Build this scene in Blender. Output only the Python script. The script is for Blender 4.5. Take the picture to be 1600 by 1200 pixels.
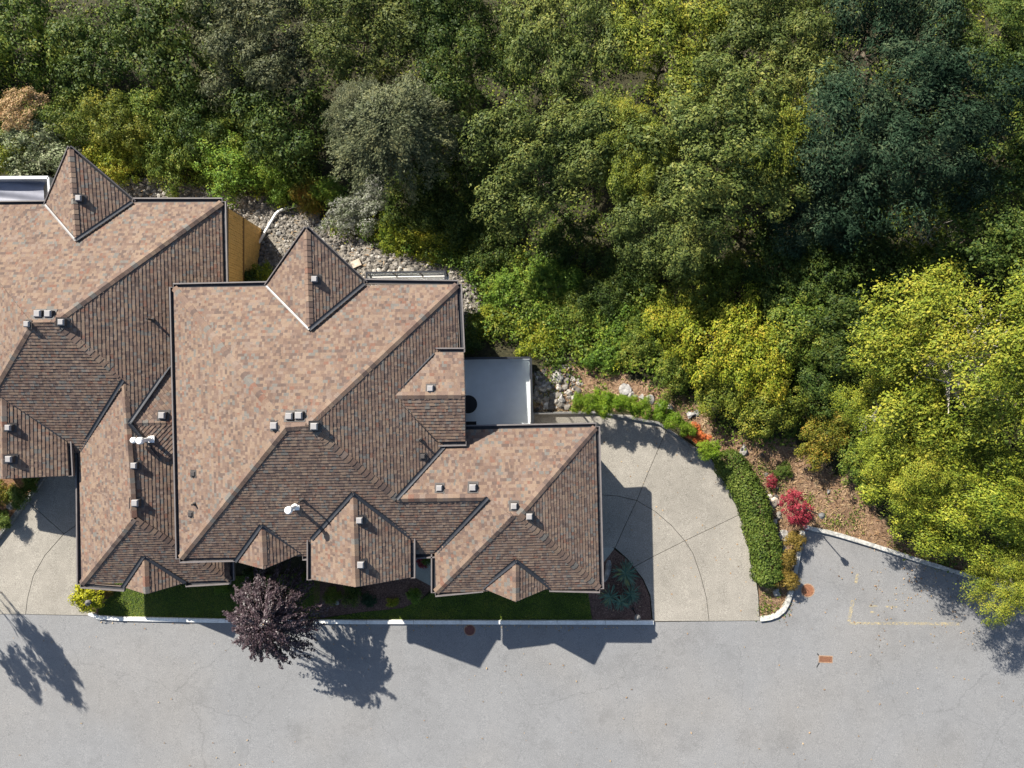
import bpy, bmesh, math, random
import numpy as np
from mathutils import Vector, Matrix

for o in list(bpy.data.objects):
    bpy.data.objects.remove(o)
S = bpy.context.scene
COL = S.collection
random.seed(7)
R = math.radians

# ------------------------------------------------------------------ camera, world, sun, exposure
CAM_H, PXM = 34.0, 32.0          # drone height above the street; picture scale at street level
cd = bpy.data.cameras.new('camera')
cd.sensor_fit = 'HORIZONTAL'
cd.angle = 2 * math.atan(25.0 / CAM_H)
cd.clip_start = 0.5
cd.clip_end = 3000
cam = bpy.data.objects.new('camera', cd)
cam.location = (0, 0, CAM_H)
COL.objects.link(cam)
S.camera = cam

SUN_EL = 37.3
SDX, SDY = -0.65, 0.76           # horizontal direction towards the sun
w = bpy.data.worlds.new("World")
S.world = w
w.use_nodes = True
nt = w.node_tree
nt.nodes.clear()
sky = nt.nodes.new('ShaderNodeTexSky')
sky.sky_type = 'NISHITA'
sky.sun_disc = False
sky.sun_elevation = R(SUN_EL)
sky.sun_rotation = math.atan2(SDX, SDY)
bg = nt.nodes.new('ShaderNodeBackground')
bg.inputs[1].default_value = 0.07
wo = nt.nodes.new('ShaderNodeOutputWorld')
nt.links.new(sky.outputs[0], bg.inputs[0])
nt.links.new(bg.outputs[0], wo.inputs[0])
sl = bpy.data.lights.new('sun', 'SUN')
sl.energy = 4.6
sl.angle = R(0.53)
sl.color = (1.0, 0.94, 0.84)
sun = bpy.data.objects.new('sun', sl)
ce = math.cos(R(SUN_EL))
sun.rotation_euler = Vector((-SDX * ce, -SDY * ce, -math.sin(R(SUN_EL)))).to_track_quat('-Z', 'Y').to_euler()
sun.location = (-40, 45, 60)
COL.objects.link(sun)
S.render.engine = 'CYCLES'
S.cycles.max_bounces = 6
S.view_settings.view_transform = 'Standard'
S.view_settings.look = 'None'
S.view_settings.exposure = 1.5
S.view_settings.gamma = 1
S.view_settings.use_curve_mapping = False

# ------------------------------------------------------------------ places
TILT = 0.035                     # the street climbs gently to the right
def P(px, py, h):
    k = (CAM_H - h) / CAM_H / PXM
    return Vector(((px - 800) * k, -(py - 600) * k, h))
def plane_z(x, y): return TILT * x
XS = [-90, -26, -14, -6, -1, 4, 9, 14, 20, 30, 90]
YS = [-90, -3, -1, 1, 3, 5, 7.7, 10, 15, 30, 110]
ZT = [[0]*11, [0]*11,
      [0, 0, 0, 0, 0, 0, 0, 0.05, .15, .2, .2],
      [-.1, -.1, -.1, -.1, -.2, -.3, -.25, 0, .1, .2, .2],
      [-.5, -.5, -.5, -.6, -.7, -.8, -.7, -.4, -.2, 0, 0],
      [-1.3, -1.3, -1.6, -1.5, -1.4, -1.4, -1.2, -.9, -.7, -.5, -.4],
      [-2.7, -2.7, -3.0, -2.7, -2.4, -2.2, -2.0, -1.7, -1.5, -1.2, -1],
      [-3.3, -3.4, -3.5, -3.2, -3.0, -2.8, -2.6, -2.4, -2.2, -2, -2],
      [-4, -4.2, -4.2, -4, -3.8, -3.6, -3.4, -3.2, -3, -3, -3],
      [-6]*11, [-14]*11]
ZT = np.array(ZT, float)
def terrain(x, y):
    x = np.atleast_1d(np.asarray(x, float)); y = np.atleast_1d(np.asarray(y, float))
    rows = np.array([np.interp(x, XS, r) for r in ZT])
    j = np.clip(np.searchsorted(YS, y) - 1, 0, len(YS) - 2)
    ys = np.array(YS, float)
    t = np.clip((y - ys[j]) / (ys[j + 1] - ys[j]), 0, 1)
    i = np.arange(len(x))
    z = rows[j, i] * (1 - t) + rows[j + 1, i] * t
    m = np.clip((y + 1) / 4, 0, 1)
    z = z + m * (0.12 * np.sin(x * 1.3 + 2 * np.sin(y * .7)) + 0.10 * np.sin(y * 1.7 + x * .4))
    flat = np.clip((x - 11) / 3, 0, 1) * np.clip((y + 9) / 2, 0, 1)
    z = z + flat * 0.06 * np.sin(x * 2.1) * np.sin(y * 1.9)
    return z + TILT * x - 0.06
def tz(x, y): return float(terrain(x, y)[0])
def Pg(px, py, off=0.0):         # on the street plane
    h = 0.0
    for _ in range(6):
        p = P(px, py, h); h = TILT * p.x + off
    return P(px, py, h)
def Pt(px, py, off=0.0):         # on the terrain
    h = 0.0
    for _ in range(8):
        p = P(px, py, h); h = tz(p.x, p.y) + off
    return P(px, py, h)
def pt_np(px, py):
    h = np.zeros_like(px)
    for _ in range(8):
        k = (CAM_H - h) / CAM_H / PXM
        x = (px - 800) * k; y = -(py - 600) * k
        h = terrain(x, y)
    return x, y, h
def inpoly(px, py, poly):
    px = np.asarray(px); py = np.asarray(py)
    r = np.zeros(px.shape, bool)
    n = len(poly); j = n - 1
    for i in range(n):
        xi, yi = poly[i]; xj, yj = poly[j]
        c = ((yi > py) != (yj > py)) & (px < (xj - xi) * (py - yi) / ((yj - yi) or 1e-9) + xi)
        r ^= c; j = i
    return r

# ------------------------------------------------------------------ object helpers
def tag(o, label=None, cat=None, group=None, kind=None):
    if label: o['label'] = label
    if cat: o['category'] = cat
    if group: o['group'] = group
    if kind: o['kind'] = kind
    return o
def empty(name, loc=(0, 0, 0), label=None, cat=None, group=None, kind=None):
    o = bpy.data.objects.new(name, None); o.empty_display_size = 0.3
    o.location = loc; COL.objects.link(o)
    return tag(o, label, cat, group, kind)
def link(name, me, parent=None, loc=None):
    o = bpy.data.objects.new(name, me); COL.objects.link(o)
    if parent is not None:
        o.parent = parent
        if loc is None: o.location = -world_loc(parent)
    if loc is not None: o.location = loc
    return o
def world_loc(o):
    v = Vector((0, 0, 0))
    while o is not None:
        v = v + Vector(o.location); o = o.parent
    return v
class MB:
    def __init__(s): s.v = []; s.f = []; s.m = []
    def add(s, vs, fs, m=0):
        b = len(s.v); s.v += [tuple(q) for q in vs]
        s.f += [tuple(i + b for i in f) for f in fs]; s.m += [m] * len(fs)
    def box(s, c, d, m=0, rz=0.0, bev=0):
        x, y, z = d[0] / 2, d[1] / 2, d[2] / 2
        cs, sn = math.cos(rz), math.sin(rz)
        vs = []
        for zz in (-z, z):
            for xx, yy in ((-x, -y), (x, -y), (x, y), (-x, y)):
                vs.append((c[0] + xx * cs - yy * sn, c[1] + xx * sn + yy * cs, c[2] + zz))
        s.add(vs, [(3, 2, 1, 0), (4, 5, 6, 7), (0, 1, 5, 4), (1, 2, 6, 5), (2, 3, 7, 6), (3, 0, 4, 7)], m)
    def prism(s, pts, zt, zb, m=0):      # pts: list of xy, zt/zb functions or numbers
        n = len(pts)
        f = (lambda q, z: z(q[0], q[1]) if callable(z) else z)
        vs = [(q[0], q[1], f(q, zt)) for q in pts] + [(q[0], q[1], f(q, zb)) for q in pts]
        a = sum(pts[i][0] * pts[(i + 1) % n][1] - pts[(i + 1) % n][0] * pts[i][1] for i in range(n))
        idx = list(range(n)) if a > 0 else list(range(n))[::-1]
        fs = [tuple(idx), tuple(i + n for i in idx[::-1])]
        for k in range(n):
            i, j = idx[k], idx[(k + 1) % n]
            fs.append((i, i + n, j + n, j))
        s.add(vs, fs, m)
    def tube(s, pts, rad, seg=7, m=0, cap=True):
        pts = [Vector(p) for p in pts]
        if not hasattr(rad, '__len__'): rad = [rad] * len(pts)
        vs = []; n = len(pts)
        for i, p in enumerate(pts):
            d = (pts[min(i + 1, n - 1)] - pts[max(i - 1, 0)]).normalized()
            a = d.orthogonal().normalized() if i == 0 else (a - d * a.dot(d)).normalized()
            b = d.cross(a)
            for k in range(seg):
                t = 2 * math.pi * k / seg
                vs.append(p + (a * math.cos(t) + b * math.sin(t)) * rad[i])
        fs = []
        for i in range(n - 1):
            for k in range(seg):
                k2 = (k + 1) % seg
                fs.append((i * seg + k, i * seg + k2, (i + 1) * seg + k2, (i + 1) * seg + k))
        if cap:
            fs.append(tuple(range(seg))[::-1]); fs.append(tuple(range((n - 1) * seg, n * seg)))
        s.add(vs, fs, m)
    def lathe(s, prof, c, seg=20, m=0):
        vs = []; n = len(prof)
        for r, z in prof:
            for k in range(seg):
                t = 2 * math.pi * k / seg
                vs.append((c[0] + r * math.cos(t), c[1] + r * math.sin(t), c[2] + z))
        fs = []
        for i in range(n - 1):
            for k in range(seg):
                k2 = (k + 1) % seg
                fs.append((i * seg + k, i * seg + k2, (i + 1) * seg + k2, (i + 1) * seg + k))
        fs.append(tuple(range(seg))[::-1]); fs.append(tuple(range((n - 1) * seg, n * seg)))
        s.add(vs, fs, m)
    def mesh(s, name, mats, smooth=False):
        me = bpy.data.meshes.new(name)
        me.from_pydata(s.v, [], s.f)
        if not isinstance(mats, (list, tuple)): mats = [mats]
        for q in mats: me.materials.append(q)
        if len(mats) > 1: me.polygons.foreach_set('material_index', s.m)
        if smooth: me.polygons.foreach_set('use_smooth', [True] * len(s.f))
        me.update()
        return me
    def obj(s, name, mats, parent=None, smooth=False, loc=None):
        return link(name, s.mesh(name, mats, smooth), parent, loc)

# ------------------------------------------------------------------ materials
def newmat(name):
    m = bpy.data.materials.new(name); m.use_nodes = True
    t = m.node_tree; b = t.nodes['Principled BSDF']
    b.inputs['Specular IOR Level'].default_value = 0.25
    return m, t, b
def node(t, kind, **kw):
    n = t.nodes.new(kind)
    for k, v in kw.items(): setattr(n, k, v)
    return n
def noise(t, scale, detail=4, rough=.6, vec=None):
    n = node(t, 'ShaderNodeTexNoise'); n.inputs['Scale'].default_value = scale
    n.inputs['Detail'].default_value = detail; n.inputs['Roughness'].default_value = rough
    if vec is None:
        g = node(t, 'ShaderNodeNewGeometry'); vec = g.outputs['Position']
    t.links.new(vec, n.inputs['Vector'])
    return n.outputs['Fac']
def ramp(t, fac, stops, mode='LINEAR'):
    r = node(t, 'ShaderNodeValToRGB'); r.color_ramp.interpolation = mode
    e = r.color_ramp.elements
    while len(e) < len(stops): e.new(0.5)
    for q, (p, c) in zip(e, stops):
        q.position = p; q.color = (c[0], c[1], c[2], 1) if hasattr(c, '__len__') else (c, c, c, 1)
    t.links.new(fac, r.inputs[0])
    return r.outputs[0]
def mix(t, a, b, fac=0.5, mode='MIX'):
    n = node(t, 'ShaderNodeMix', data_type='RGBA', blend_type=mode)
    for s, v in ((0, fac), (6, a), (7, b)):
        if hasattr(v, 'is_linked'): t.links.new(v, n.inputs[s])
        elif s == 0: n.inputs[0].default_value = v
        else: n.inputs[s].default_value = (v[0], v[1], v[2], 1)
    return n.outputs[2]
def bump(t, b, h, strength=.3, dist=.02):
    n = node(t, 'ShaderNodeBump'); n.inputs['Strength'].default_value = strength
    n.inputs['Distance'].default_value = dist
    t.links.new(h, n.inputs['Height']); t.links.new(n.outputs[0], b.inputs['Normal'])
def plain(name, c, rough=.6, var=.25, scale=6, metal=0, bmp=0):
    m, t, b = newmat(name)
    f = noise(t, scale)
    lo = [x * (1 - var) for x in c]; hi = [x * (1 + var) for x in c]
    t.links.new(ramp(t, f, [(.3, lo), (.7, hi)]), b.inputs['Base Color'])
    b.inputs['Roughness'].default_value = rough; b.inputs['Metallic'].default_value = metal
    if bmp: bump(t, b, noise(t, scale * 6), bmp)
    return m
def speckle(name, cols, fine=60, var=.12, patch=.35, rough=.9, bmp=.5, crack=False, tone=0):
    m, t, b = newmat(name)
    f = noise(t, fine, 3, .7)
    c = ramp(t, f, cols)
    p = noise(t, patch, 5, .6)
    pc = ramp(t, p, [(.3, 1 - var), (.7, 1 + var)])
    c = mix(t, c, pc, 1.0, 'MULTIPLY')
    p2 = noise(t, 2.6, 6, .7)
    c = mix(t, c, ramp(t, p2, [(.32, 1 - var * 1.2), (.62, 1.0)]), 1.0, 'MULTIPLY')
    if tone:
        oi = node(t, 'ShaderNodeObjectInfo'); c = mix(t, c, ramp(t, oi.outputs['Random'], [(0, 1 - tone), (1, 1 + tone)]), 1.0, 'MULTIPLY')
    if crack:
        wv = noise(t, .9, 4, .6)
        st = ramp(t, noise(t, .55, 7, .72), [(.34, .88), (.46, 1.0)])        # stains
        c = mix(t, c, st, 1.0, 'MULTIPLY')
        br_ = ramp(t, noise(t, .16, 3, .5), [(.45, (1, 1, 1)), (.7, (1.03, 1.0, .96))])
        c = mix(t, c, br_, 1.0, 'MULTIPLY')
        g = node(t, 'ShaderNodeNewGeometry'); va_ = node(t, 'ShaderNodeVectorMath', operation='MULTIPLY_ADD')
        cn = node(t, 'ShaderNodeTexNoise'); cn.inputs['Scale'].default_value = 1.4; cn.inputs['Detail'].default_value = 5
        t.links.new(g.outputs['Position'], cn.inputs['Vector'])
        t.links.new(cn.outputs['Color'], va_.inputs[0]); va_.inputs[1].default_value = (.9, .9, 0); t.links.new(g.outputs['Position'], va_.inputs[2])
        vo = node(t, 'ShaderNodeTexVoronoi', feature='DISTANCE_TO_EDGE'); vo.inputs['Scale'].default_value = .13
        t.links.new(va_.outputs[0], vo.inputs['Vector'])
        c = mix(t, c, ramp(t, vo.outputs['Distance'], [(0.0, .84), (.0022, 1.0)]), 1.0, 'MULTIPLY')
    t.links.new(c, b.inputs['Base Color'])
    b.inputs['Roughness'].default_value = rough
    bump(t, b, f, bmp, .01)
    return m
M = {}
M['asphalt'] = speckle('asphalt', [(.28, (.104, .105, .108)), (.5, (.160, .161, .163)), (.72, (.235, .236, .236))], 30, .06, .35, .9, .4, True)
M['aggregate'] = speckle('exposed_aggregate', [(.28, (.105, .096, .082)), (.5, (.208, .192, .164)), (.72, (.335, .312, .272))], 32, .12, .5, .9, .5, False, .07)
M['walk'] = speckle('walkway_concrete', [(.3, (.20, .20, .17)), (.7, (.30, .30, .26))], 30, .1)
M['joint'] = plain('joint_dark', (.05, .045, .038), .95)
M['kerb'] = speckle('kerb_paint', [(.25, (.50, .48, .44)), (.6, (.68, .67, .63))], 12, .12, .8)
M['kerb_worn'] = speckle('kerb_worn_concrete', [(.3, (.20, .20, .19)), (.5, (.36, .355, .33)), (.7, (.52, .50, .46))], 7, .2, 1.2)
M['kerb_dark'] = speckle('kerb_dark_concrete', [(.3, (.07, .07, .068)), (.5, (.14, .138, .13)), (.7, (.22, .215, .2))], 9, .2, 1.2)
M['mulch'] = speckle('bark_mulch', [(.3, (.035, .020, .015)), (.5, (.095, .055, .042)), (.72, (.19, .125, .095))], 16, .25, 1.0, .95, .9)
M['soil_orange'] = speckle('bark_mulch_dry', [(.3, (.07, .035, .018)), (.5, (.17, .09, .045)), (.72, (.28, .17, .10))], 14, .25, 1.0, .95, .9)
M['lawn'] = speckle('lawn_soil', [(.3, (.018, .03, .008)), (.7, (.05, .075, .018))], 9, .3, .7)
M['wall'] = plain('stucco_wall', (.42, .37, .29), .9, .08, 3, 0, .2)
M['cedar'] = plain('cedar_siding', (.60, .36, .115), .7, .14, 5)
M['cedar_dark'] = plain('cedar_band', (.16, .085, .03), .7, .15)
M['gutter_rim'] = plain('gutter_rim', (.125, .112, .108), .5, .12, 3)
M['gutter_in'] = plain('gutter_channel', (.028, .029, .033), .6, .3, 5)
M['fascia'] = plain('fascia_board', (.14, .11, .09), .7, .15)
M['flash'] = plain('valley_metal', (.035, .037, .043), .45, .15, 4, .2)
M['flash_sunlit'] = plain('valley_metal_sunlit', (.26, .25, .245), .4, .15, 4, .2)  # same valley metal, with the sun's glare on it put into the colour
M['vent'] = plain('vent_metal', (.235, .225, .22), .5, .08, 5, .0)
M['vent_dark'] = plain('vent_dark', (.05, .045, .043), .5, .1)
M['white'] = plain('white_pvc', (.74, .73, .70), .45, .06, 4)
M['membrane'] = plain('deck_membrane', (.50, .535, .55), .6, .08, 1.2)
M['pale_trim'] = plain('pale_trim', (.42, .42, .42), .5, .08, 3)
M['tarp'] = plain('grey_deck_cover', (.20, .205, .24), .6, .12, 1.5)
M['rail'] = plain('rail_dark', (.022, .024, .028), .4, .1)
M['railg'] = plain('rail_grey', (.09, .088, .085), .5, .1)
M['black'] = plain('black_metal', (.012, .012, .013), .45, .1)
M['rust'] = plain('rusty_iron', (.19, .085, .045), .85, .35, 18, 0, .4)
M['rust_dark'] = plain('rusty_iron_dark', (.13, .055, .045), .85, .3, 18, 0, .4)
M['rust_rim'] = plain('rusty_rim', (.26, .17, .11), .85, .3, 18)
M['crack'] = plain('tar_mark', (.02, .02, .022), .7, .2)
M['rock'] = speckle('rock', [(.3, (.11, .105, .10)), (.5, (.26, .25, .235)), (.7, (.42, .405, .38))], 4, .3, 1.5, .9, .8)
M['rock_pale'] = speckle('rock_pale', [(.3, (.14, .132, .12)), (.7, (.38, .365, .335))], 5, .3, 1.5, .9, .8)
M['rock_tan'] = speckle('rock_tan', [(.3, (.28, .23, .18)), (.7, (.48, .41, .33))], 6, .15, 1.5, .9, .5)
M['trunk'] = plain('bark', (.10, .08, .06), .9, .35, 8, 0, .6)
M['trunk_pale'] = plain('bark_pale', (.34, .31, .26), .8, .35, 5, 0, .4)
m, t, b = newmat('glass'); b.inputs['Base Color'].default_value = (.55, .6, .62, 1)
b.inputs['Roughness'].default_value = .05; b.inputs['Transmission Weight'].default_value = .9
M['glass'] = m

# worn yellow paint
m, t, b = newmat('worn_yellow_paint')
f = noise(t, 9, 6, .75)
b.inputs['Base Color'].default_value = (.44, .36, .20, 1); b.inputs['Roughness'].default_value = .8
t.links.new(ramp(t, f, [(.44, 0.0), (.62, .70)]), b.inputs['Alpha'])
M['paint'] = m

# shingles: one tone per tab
def shingle_mat(name, per_object=False):
    m, t, b = newmat(name)
    g = node(t, 'ShaderNodeNewGeometry')
    if per_object:
        oi = node(t, 'ShaderNodeObjectInfo'); rnd = oi.outputs['Random']
    else:
        rnd = g.outputs['Random Per Island']
    c = ramp(t, rnd, [(0, (.110, .078, .068)), (.10, (.170, .114, .088)), (.26, (.138, .092, .075)), (.40, (.198, .140, .108)),
                      (.55, (.158, .108, .088)), (.70, (.198, .138, .104)), (.80, (.138, .124, .114)), (.88, (.182, .134, .112)), (.97, (.165, .090, .068))], 'CONSTANT')
    c = mix(t, c, ramp(t, noise(t, .22, 4), [(.3, (.76, .77, .755)), (.7, (.905, .935, .90))]), 1.0, 'MULTIPLY')
    c = mix(t, c, ramp(t, noise(t, 1.3, 6, .7), [(.3, .86), (.6, 1.04)]), 1.0, 'MULTIPLY')
    c = mix(t, c, ramp(t, noise(t, 34, 2, .7), [(.3, .80), (.7, 1.2)]), 1.0, 'MULTIPLY')
    t.links.new(c, b.inputs['Base Color'])
    b.inputs['Roughness'].default_value = .92; b.inputs['Specular IOR Level'].default_value = .12
    return m
M['shingle'] = shingle_mat('asphalt_shingle')
M['cap'] = shingle_mat('cap_shingle', True)

def leafmat(name, cols, trans=.2, rough=.55, spec=.14):
    m, t, b = newmat(name)
    g = node(t, 'ShaderNodeNewGeometry'); oi = node(t, 'ShaderNodeObjectInfo')
    n = noise(t, 1.1, 4, .6)
    a = node(t, 'ShaderNodeMath', operation='MULTIPLY_ADD')
    n2 = noise(t, .28, 3, .55)
    aa = node(t, 'ShaderNodeMath', operation='MULTIPLY_ADD'); t.links.new(n2, aa.inputs[0]); aa.inputs[1].default_value = .9; t.links.new(n, aa.inputs[2])
    t.links.new(g.outputs['Random Per Island'], a.inputs[0]); a.inputs[1].default_value = .7
    t.links.new(aa.outputs[0], a.inputs[2])
    a2 = node(t, 'ShaderNodeMath', operation='SUBTRACT'); t.links.new(a.outputs[0], a2.inputs[0]); a2.inputs[1].default_value = .80
    k = len(cols)
    c = ramp(t, a2.outputs[0], [(i / (k - 1), q) for i, q in enumerate(cols)])
    c = mix(t, c, ramp(t, oi.outputs['Random'], [(0, .85), (1, 1.15)]), 1.0, 'MULTIPLY')
    t.links.new(c, b.inputs['Base Color'])
    b.inputs['Roughness'].default_value = rough; b.inputs['Specular IOR Level'].default_value = spec
    tr = node(t, 'ShaderNodeBsdfTranslucent'); t.links.new(c, tr.inputs[0])
    mx = node(t, 'ShaderNodeMixShader'); mx.inputs[0].default_value = trans
    out = [q for q in t.nodes if q.type == 'OUTPUT_MATERIAL'][0]
    t.links.new(b.outputs[0], mx.inputs[1]); t.links.new(tr.outputs[0], mx.inputs[2]); t.links.new(mx.outputs[0], out.inputs[0])
    return m
L = {}
L['olive'] = leafmat('leaf_olive', [(.020, .036, .009), (.055, .078, .018), (.105, .128, .030), (.18, .18, .04)])
L['grey_olive'] = leafmat('leaf_grey_olive', [(.026, .036, .016), (.055, .066, .030), (.105, .115, .055), (.16, .155, .065)])
L['yellow_olive'] = leafmat('leaf_yellow_olive', [(.035, .058, .008), (.085, .115, .016), (.155, .175, .022), (.26, .23, .03)])
L['birch'] = leafmat('leaf_birch', [(.042, .072, .008), (.115, .152, .016), (.215, .235, .024), (.32, .285, .036)])
L['teal'] = leafmat('leaf_teal', [(.006, .016, .008), (.016, .033, .018), (.032, .056, .031), (.085, .11, .055)], .08, .7, .03)
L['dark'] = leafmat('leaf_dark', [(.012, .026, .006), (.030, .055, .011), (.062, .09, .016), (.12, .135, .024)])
L['vivid'] = leafmat('leaf_vivid', [(.030, .065, .008), (.07, .13, .016), (.13, .20, .024), (.22, .24, .03)])
L['mid'] = leafmat('leaf_mid', [(.022, .046, .008), (.06, .098, .014), (.12, .155, .022), (.21, .20, .03)])
L['yellow'] = leafmat('leaf_yellow', [(.045, .08, .008), (.12, .16, .014), (.22, .235, .02), (.34, .27, .03)])
L['sage'] = leafmat('leaf_sage', [(.07, .095, .04), (.14, .17, .08), (.23, .25, .14), (.30, .30, .19)])
L['grey_white'] = leafmat('leaf_grey_white', [(.06, .08, .035), (.13, .15, .085), (.26, .265, .21), (.46, .45, .41)])
L['peach'] = leafmat('leaf_peach', [(.08, .11, .02), (.34, .22, .09), (.50, .33, .20), (.22, .24, .06)])
L['bright_yellow'] = leafmat('leaf_bright_yellow', [(.10, .12, .006), (.20, .21, .01), (.32, .31, .015), (.42, .38, .03)])
L['golden'] = leafmat('leaf_golden', [(.05, .07, .01), (.12, .13, .016), (.20, .17, .022), (.32, .15, .03)])
L['bronze'] = leafmat('leaf_bronze', [(.07, .055, .014), (.13, .095, .02), (.19, .125, .025), (.16, .13, .03)])
L['lime'] = leafmat('leaf_lime', [(.03, .065, .004), (.065, .12, .007), (.11, .17, .010), (.17, .20, .02)])
L['hedge'] = leafmat('leaf_hedge', [(.022, .042, .008), (.055, .09, .014), (.10, .14, .024), (.15, .18, .035)])
L['purple'] = leafmat('leaf_purple', [(.010, .006, .007), (.026, .015, .018), (.056, .036, .041), (.105, .078, .084)], .08, .45, .3)
L['red'] = leafmat('leaf_red', [(.06, .006, .012), (.15, .015, .025), (.24, .03, .045), (.30, .06, .06)])
L['orange'] = leafmat('leaf_orange', [(.30, .06, .02), (.45, .10, .03), (.5, .16, .05), (.3, .1, .03)])
L['yucca'] = leafmat('leaf_yucca', [(.03, .07, .05), (.06, .12, .085), (.10, .17, .12), (.17, .19, .07)], .1)
L['grass'] = leafmat('leaf_grass', [(.035, .065, .008), (.08, .13, .012), (.13, .185, .02), (.20, .19, .035)])
L['dry'] = leafmat('dry_grass', [(.16, .085, .04), (.27, .17, .09), (.36, .25, .14), (.42, .33, .2)], .15)
L['under'] = leafmat('leaf_undergrowth', [(.018, .036, .007), (.05, .082, .012), (.105, .145, .018), (.20, .19, .03)])

# ------------------------------------------------------------------ leaf meshes
def leaf_mesh(name, c, nrm, size, asp, rng, tang=None, mat=None):
    n = len(c)
    nrm = nrm / np.linalg.norm(nrm, axis=1, keepdims=True)
    if tang is None: tang = rng.normal(size=(n, 3))
    tang = tang - nrm * np.sum(tang * nrm, 1, keepdims=True)
    tang /= np.linalg.norm(tang, axis=1, keepdims=True) + 1e-9
    bt = np.cross(nrm, tang)
    s = size[:, None]
    v = np.empty((n, 4, 3))
    v[:, 0] = c - tang * s * .5
    v[:, 1] = c + bt * s * asp * .5 + nrm * s * .09
    v[:, 2] = c + tang * s * .5 - nrm * s * .06
    v[:, 3] = c - bt * s * asp * .5 + nrm * s * .09
    me = bpy.data.meshes.new(name)
    me.vertices.add(4 * n); me.vertices.foreach_set('co', v.reshape(-1).astype(np.float32))
    me.loops.add(4 * n); me.loops.foreach_set('vertex_index', np.arange(4 * n, dtype=np.int32))
    me.polygons.add(n)
    me.polygons.foreach_set('loop_start', np.arange(0, 4 * n, 4, dtype=np.int32))
    me.polygons.foreach_set('loop_total', np.full(n, 4, dtype=np.int32))
    me.update(calc_edges=True)
    if mat: me.materials.append(mat)
    return me
def crown_mesh(name, seed, Rr, flat, ncl, per, leaf, clr, asp=.55, zmin=-.25, nl=10, lr=.42, rnd=.35, mat=None, up=.45):
    rng = np.random.default_rng(seed)
    ld = rng.normal(size=(nl, 3)); ld[:, 2] = np.abs(ld[:, 2]) * .7 - .1; ld /= np.linalg.norm(ld, axis=1, keepdims=True)
    a = np.arange(nl) * 2.399 + rng.random(nl) * .7
    rr_ = .86 * np.sqrt((np.arange(nl) + .3) / nl)
    lc = np.column_stack([np.cos(a) * rr_, np.sin(a) * rr_, .62 * (1 - rr_ ** 2) + rng.uniform(-.42, .28, nl)])
    lrad = lr * rng.uniform(.55, 1.2, nl)
    li = rng.choice(nl, ncl, p=lrad ** 2 / np.sum(lrad ** 2))
    d = rng.normal(size=(ncl * 4, 3)); d /= np.linalg.norm(d, axis=1, keepdims=True)
    d = d[d[:, 2] > zmin][:ncl]
    cc = (lc[li] + d * (lrad[li] * (.55 + .5 * rng.random(ncl) ** .6))[:, None]) * np.array([Rr, Rr, Rr * flat])
    k = np.repeat(np.arange(ncl), per)
    q = rng.normal(size=(len(k), 3)); q *= np.minimum(1, 1.6 / (np.linalg.norm(q, axis=1, keepdims=True)))
    q[:, 2] = np.abs(q[:, 2]) * .8 - .25
    sz = (clr * (.55 + .9 * rng.random(ncl)))[k][:, None]
    pos = cc[k] + q * sz * np.array([.8, .8, .6])
    out = rng.random(len(k)) < .07
    pos[out] += rng.normal(size=(int(out.sum()), 3)) * (clr * .75) * np.array([1, 1, .6])
    nrm = q * .75 + np.array([0, 0, up]) + d[k] * .35 + rng.normal(size=q.shape) * rnd
    tang = q + d[k] * .6 + rng.normal(size=q.shape) * .5
    size = leaf * np.clip(np.exp(rng.normal(size=len(k)) * .38), .45, 1.9) * .95
    return leaf_mesh(name, pos, nrm, size, asp, rng, tang, mat or L['mid'])
def spray_crown(name, seed, Rr, flat, ns, per, leaf, wid, asp=.48, droop=1.0, layers=1, lop=.0):
    rng = np.random.default_rng(seed); rr = random.Random(seed); pos, nr, tg = [], [], []
    for i in range(ns):
        a = i * 2.399 + rr.uniform(-.2, .2); f = math.sqrt((i + .5) / ns)
        L_ = Rr * (.3 + .72 * f) * rr.uniform(.78, 1.12) * (1 + lop * math.cos(a - .6))
        z0 = Rr * flat * (.55 * (1 - f) + rr.uniform(-.12, .18)); dz = -Rr * flat * droop * (.15 + 1.0 * f ** 1.6) + rr.uniform(-.15, .25) * Rr * flat
        t_ = np.sqrt(rng.random(per) * .97 + .03)
        bend = rr.uniform(-.25, .35)
        x = np.cos(a + bend * t_) * L_ * t_; y = np.sin(a + bend * t_) * L_ * t_
        z = z0 + .35 * Rr * flat * t_ * (1 - f * .5) + dz * t_ ** 2.2
        w_ = wid * (1.3 - t_ * .8) * rr.uniform(.7, 1.4)
        pos.append(np.column_stack([x, y, z]) + rng.normal(size=(per, 3)) * np.column_stack([w_, w_, w_ * .5]))
        d = np.column_stack([np.cos(a + bend * t_), np.sin(a + bend * t_), np.full(per, -.4)])
        tg.append(d + rng.normal(size=(per, 3)) * .45)
        nr.append(np.column_stack([d[:, 0] * .3, d[:, 1] * .3, np.ones(per)]) + rng.normal(size=(per, 3)) * .42)
    pos, nr, tg = map(np.concatenate, (pos, nr, tg))
    return leaf_mesh(name, pos, nr, leaf * np.clip(np.exp(rng.normal(size=len(pos)) * .35), .5, 1.8), asp, rng, tg, L['olive'])
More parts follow.
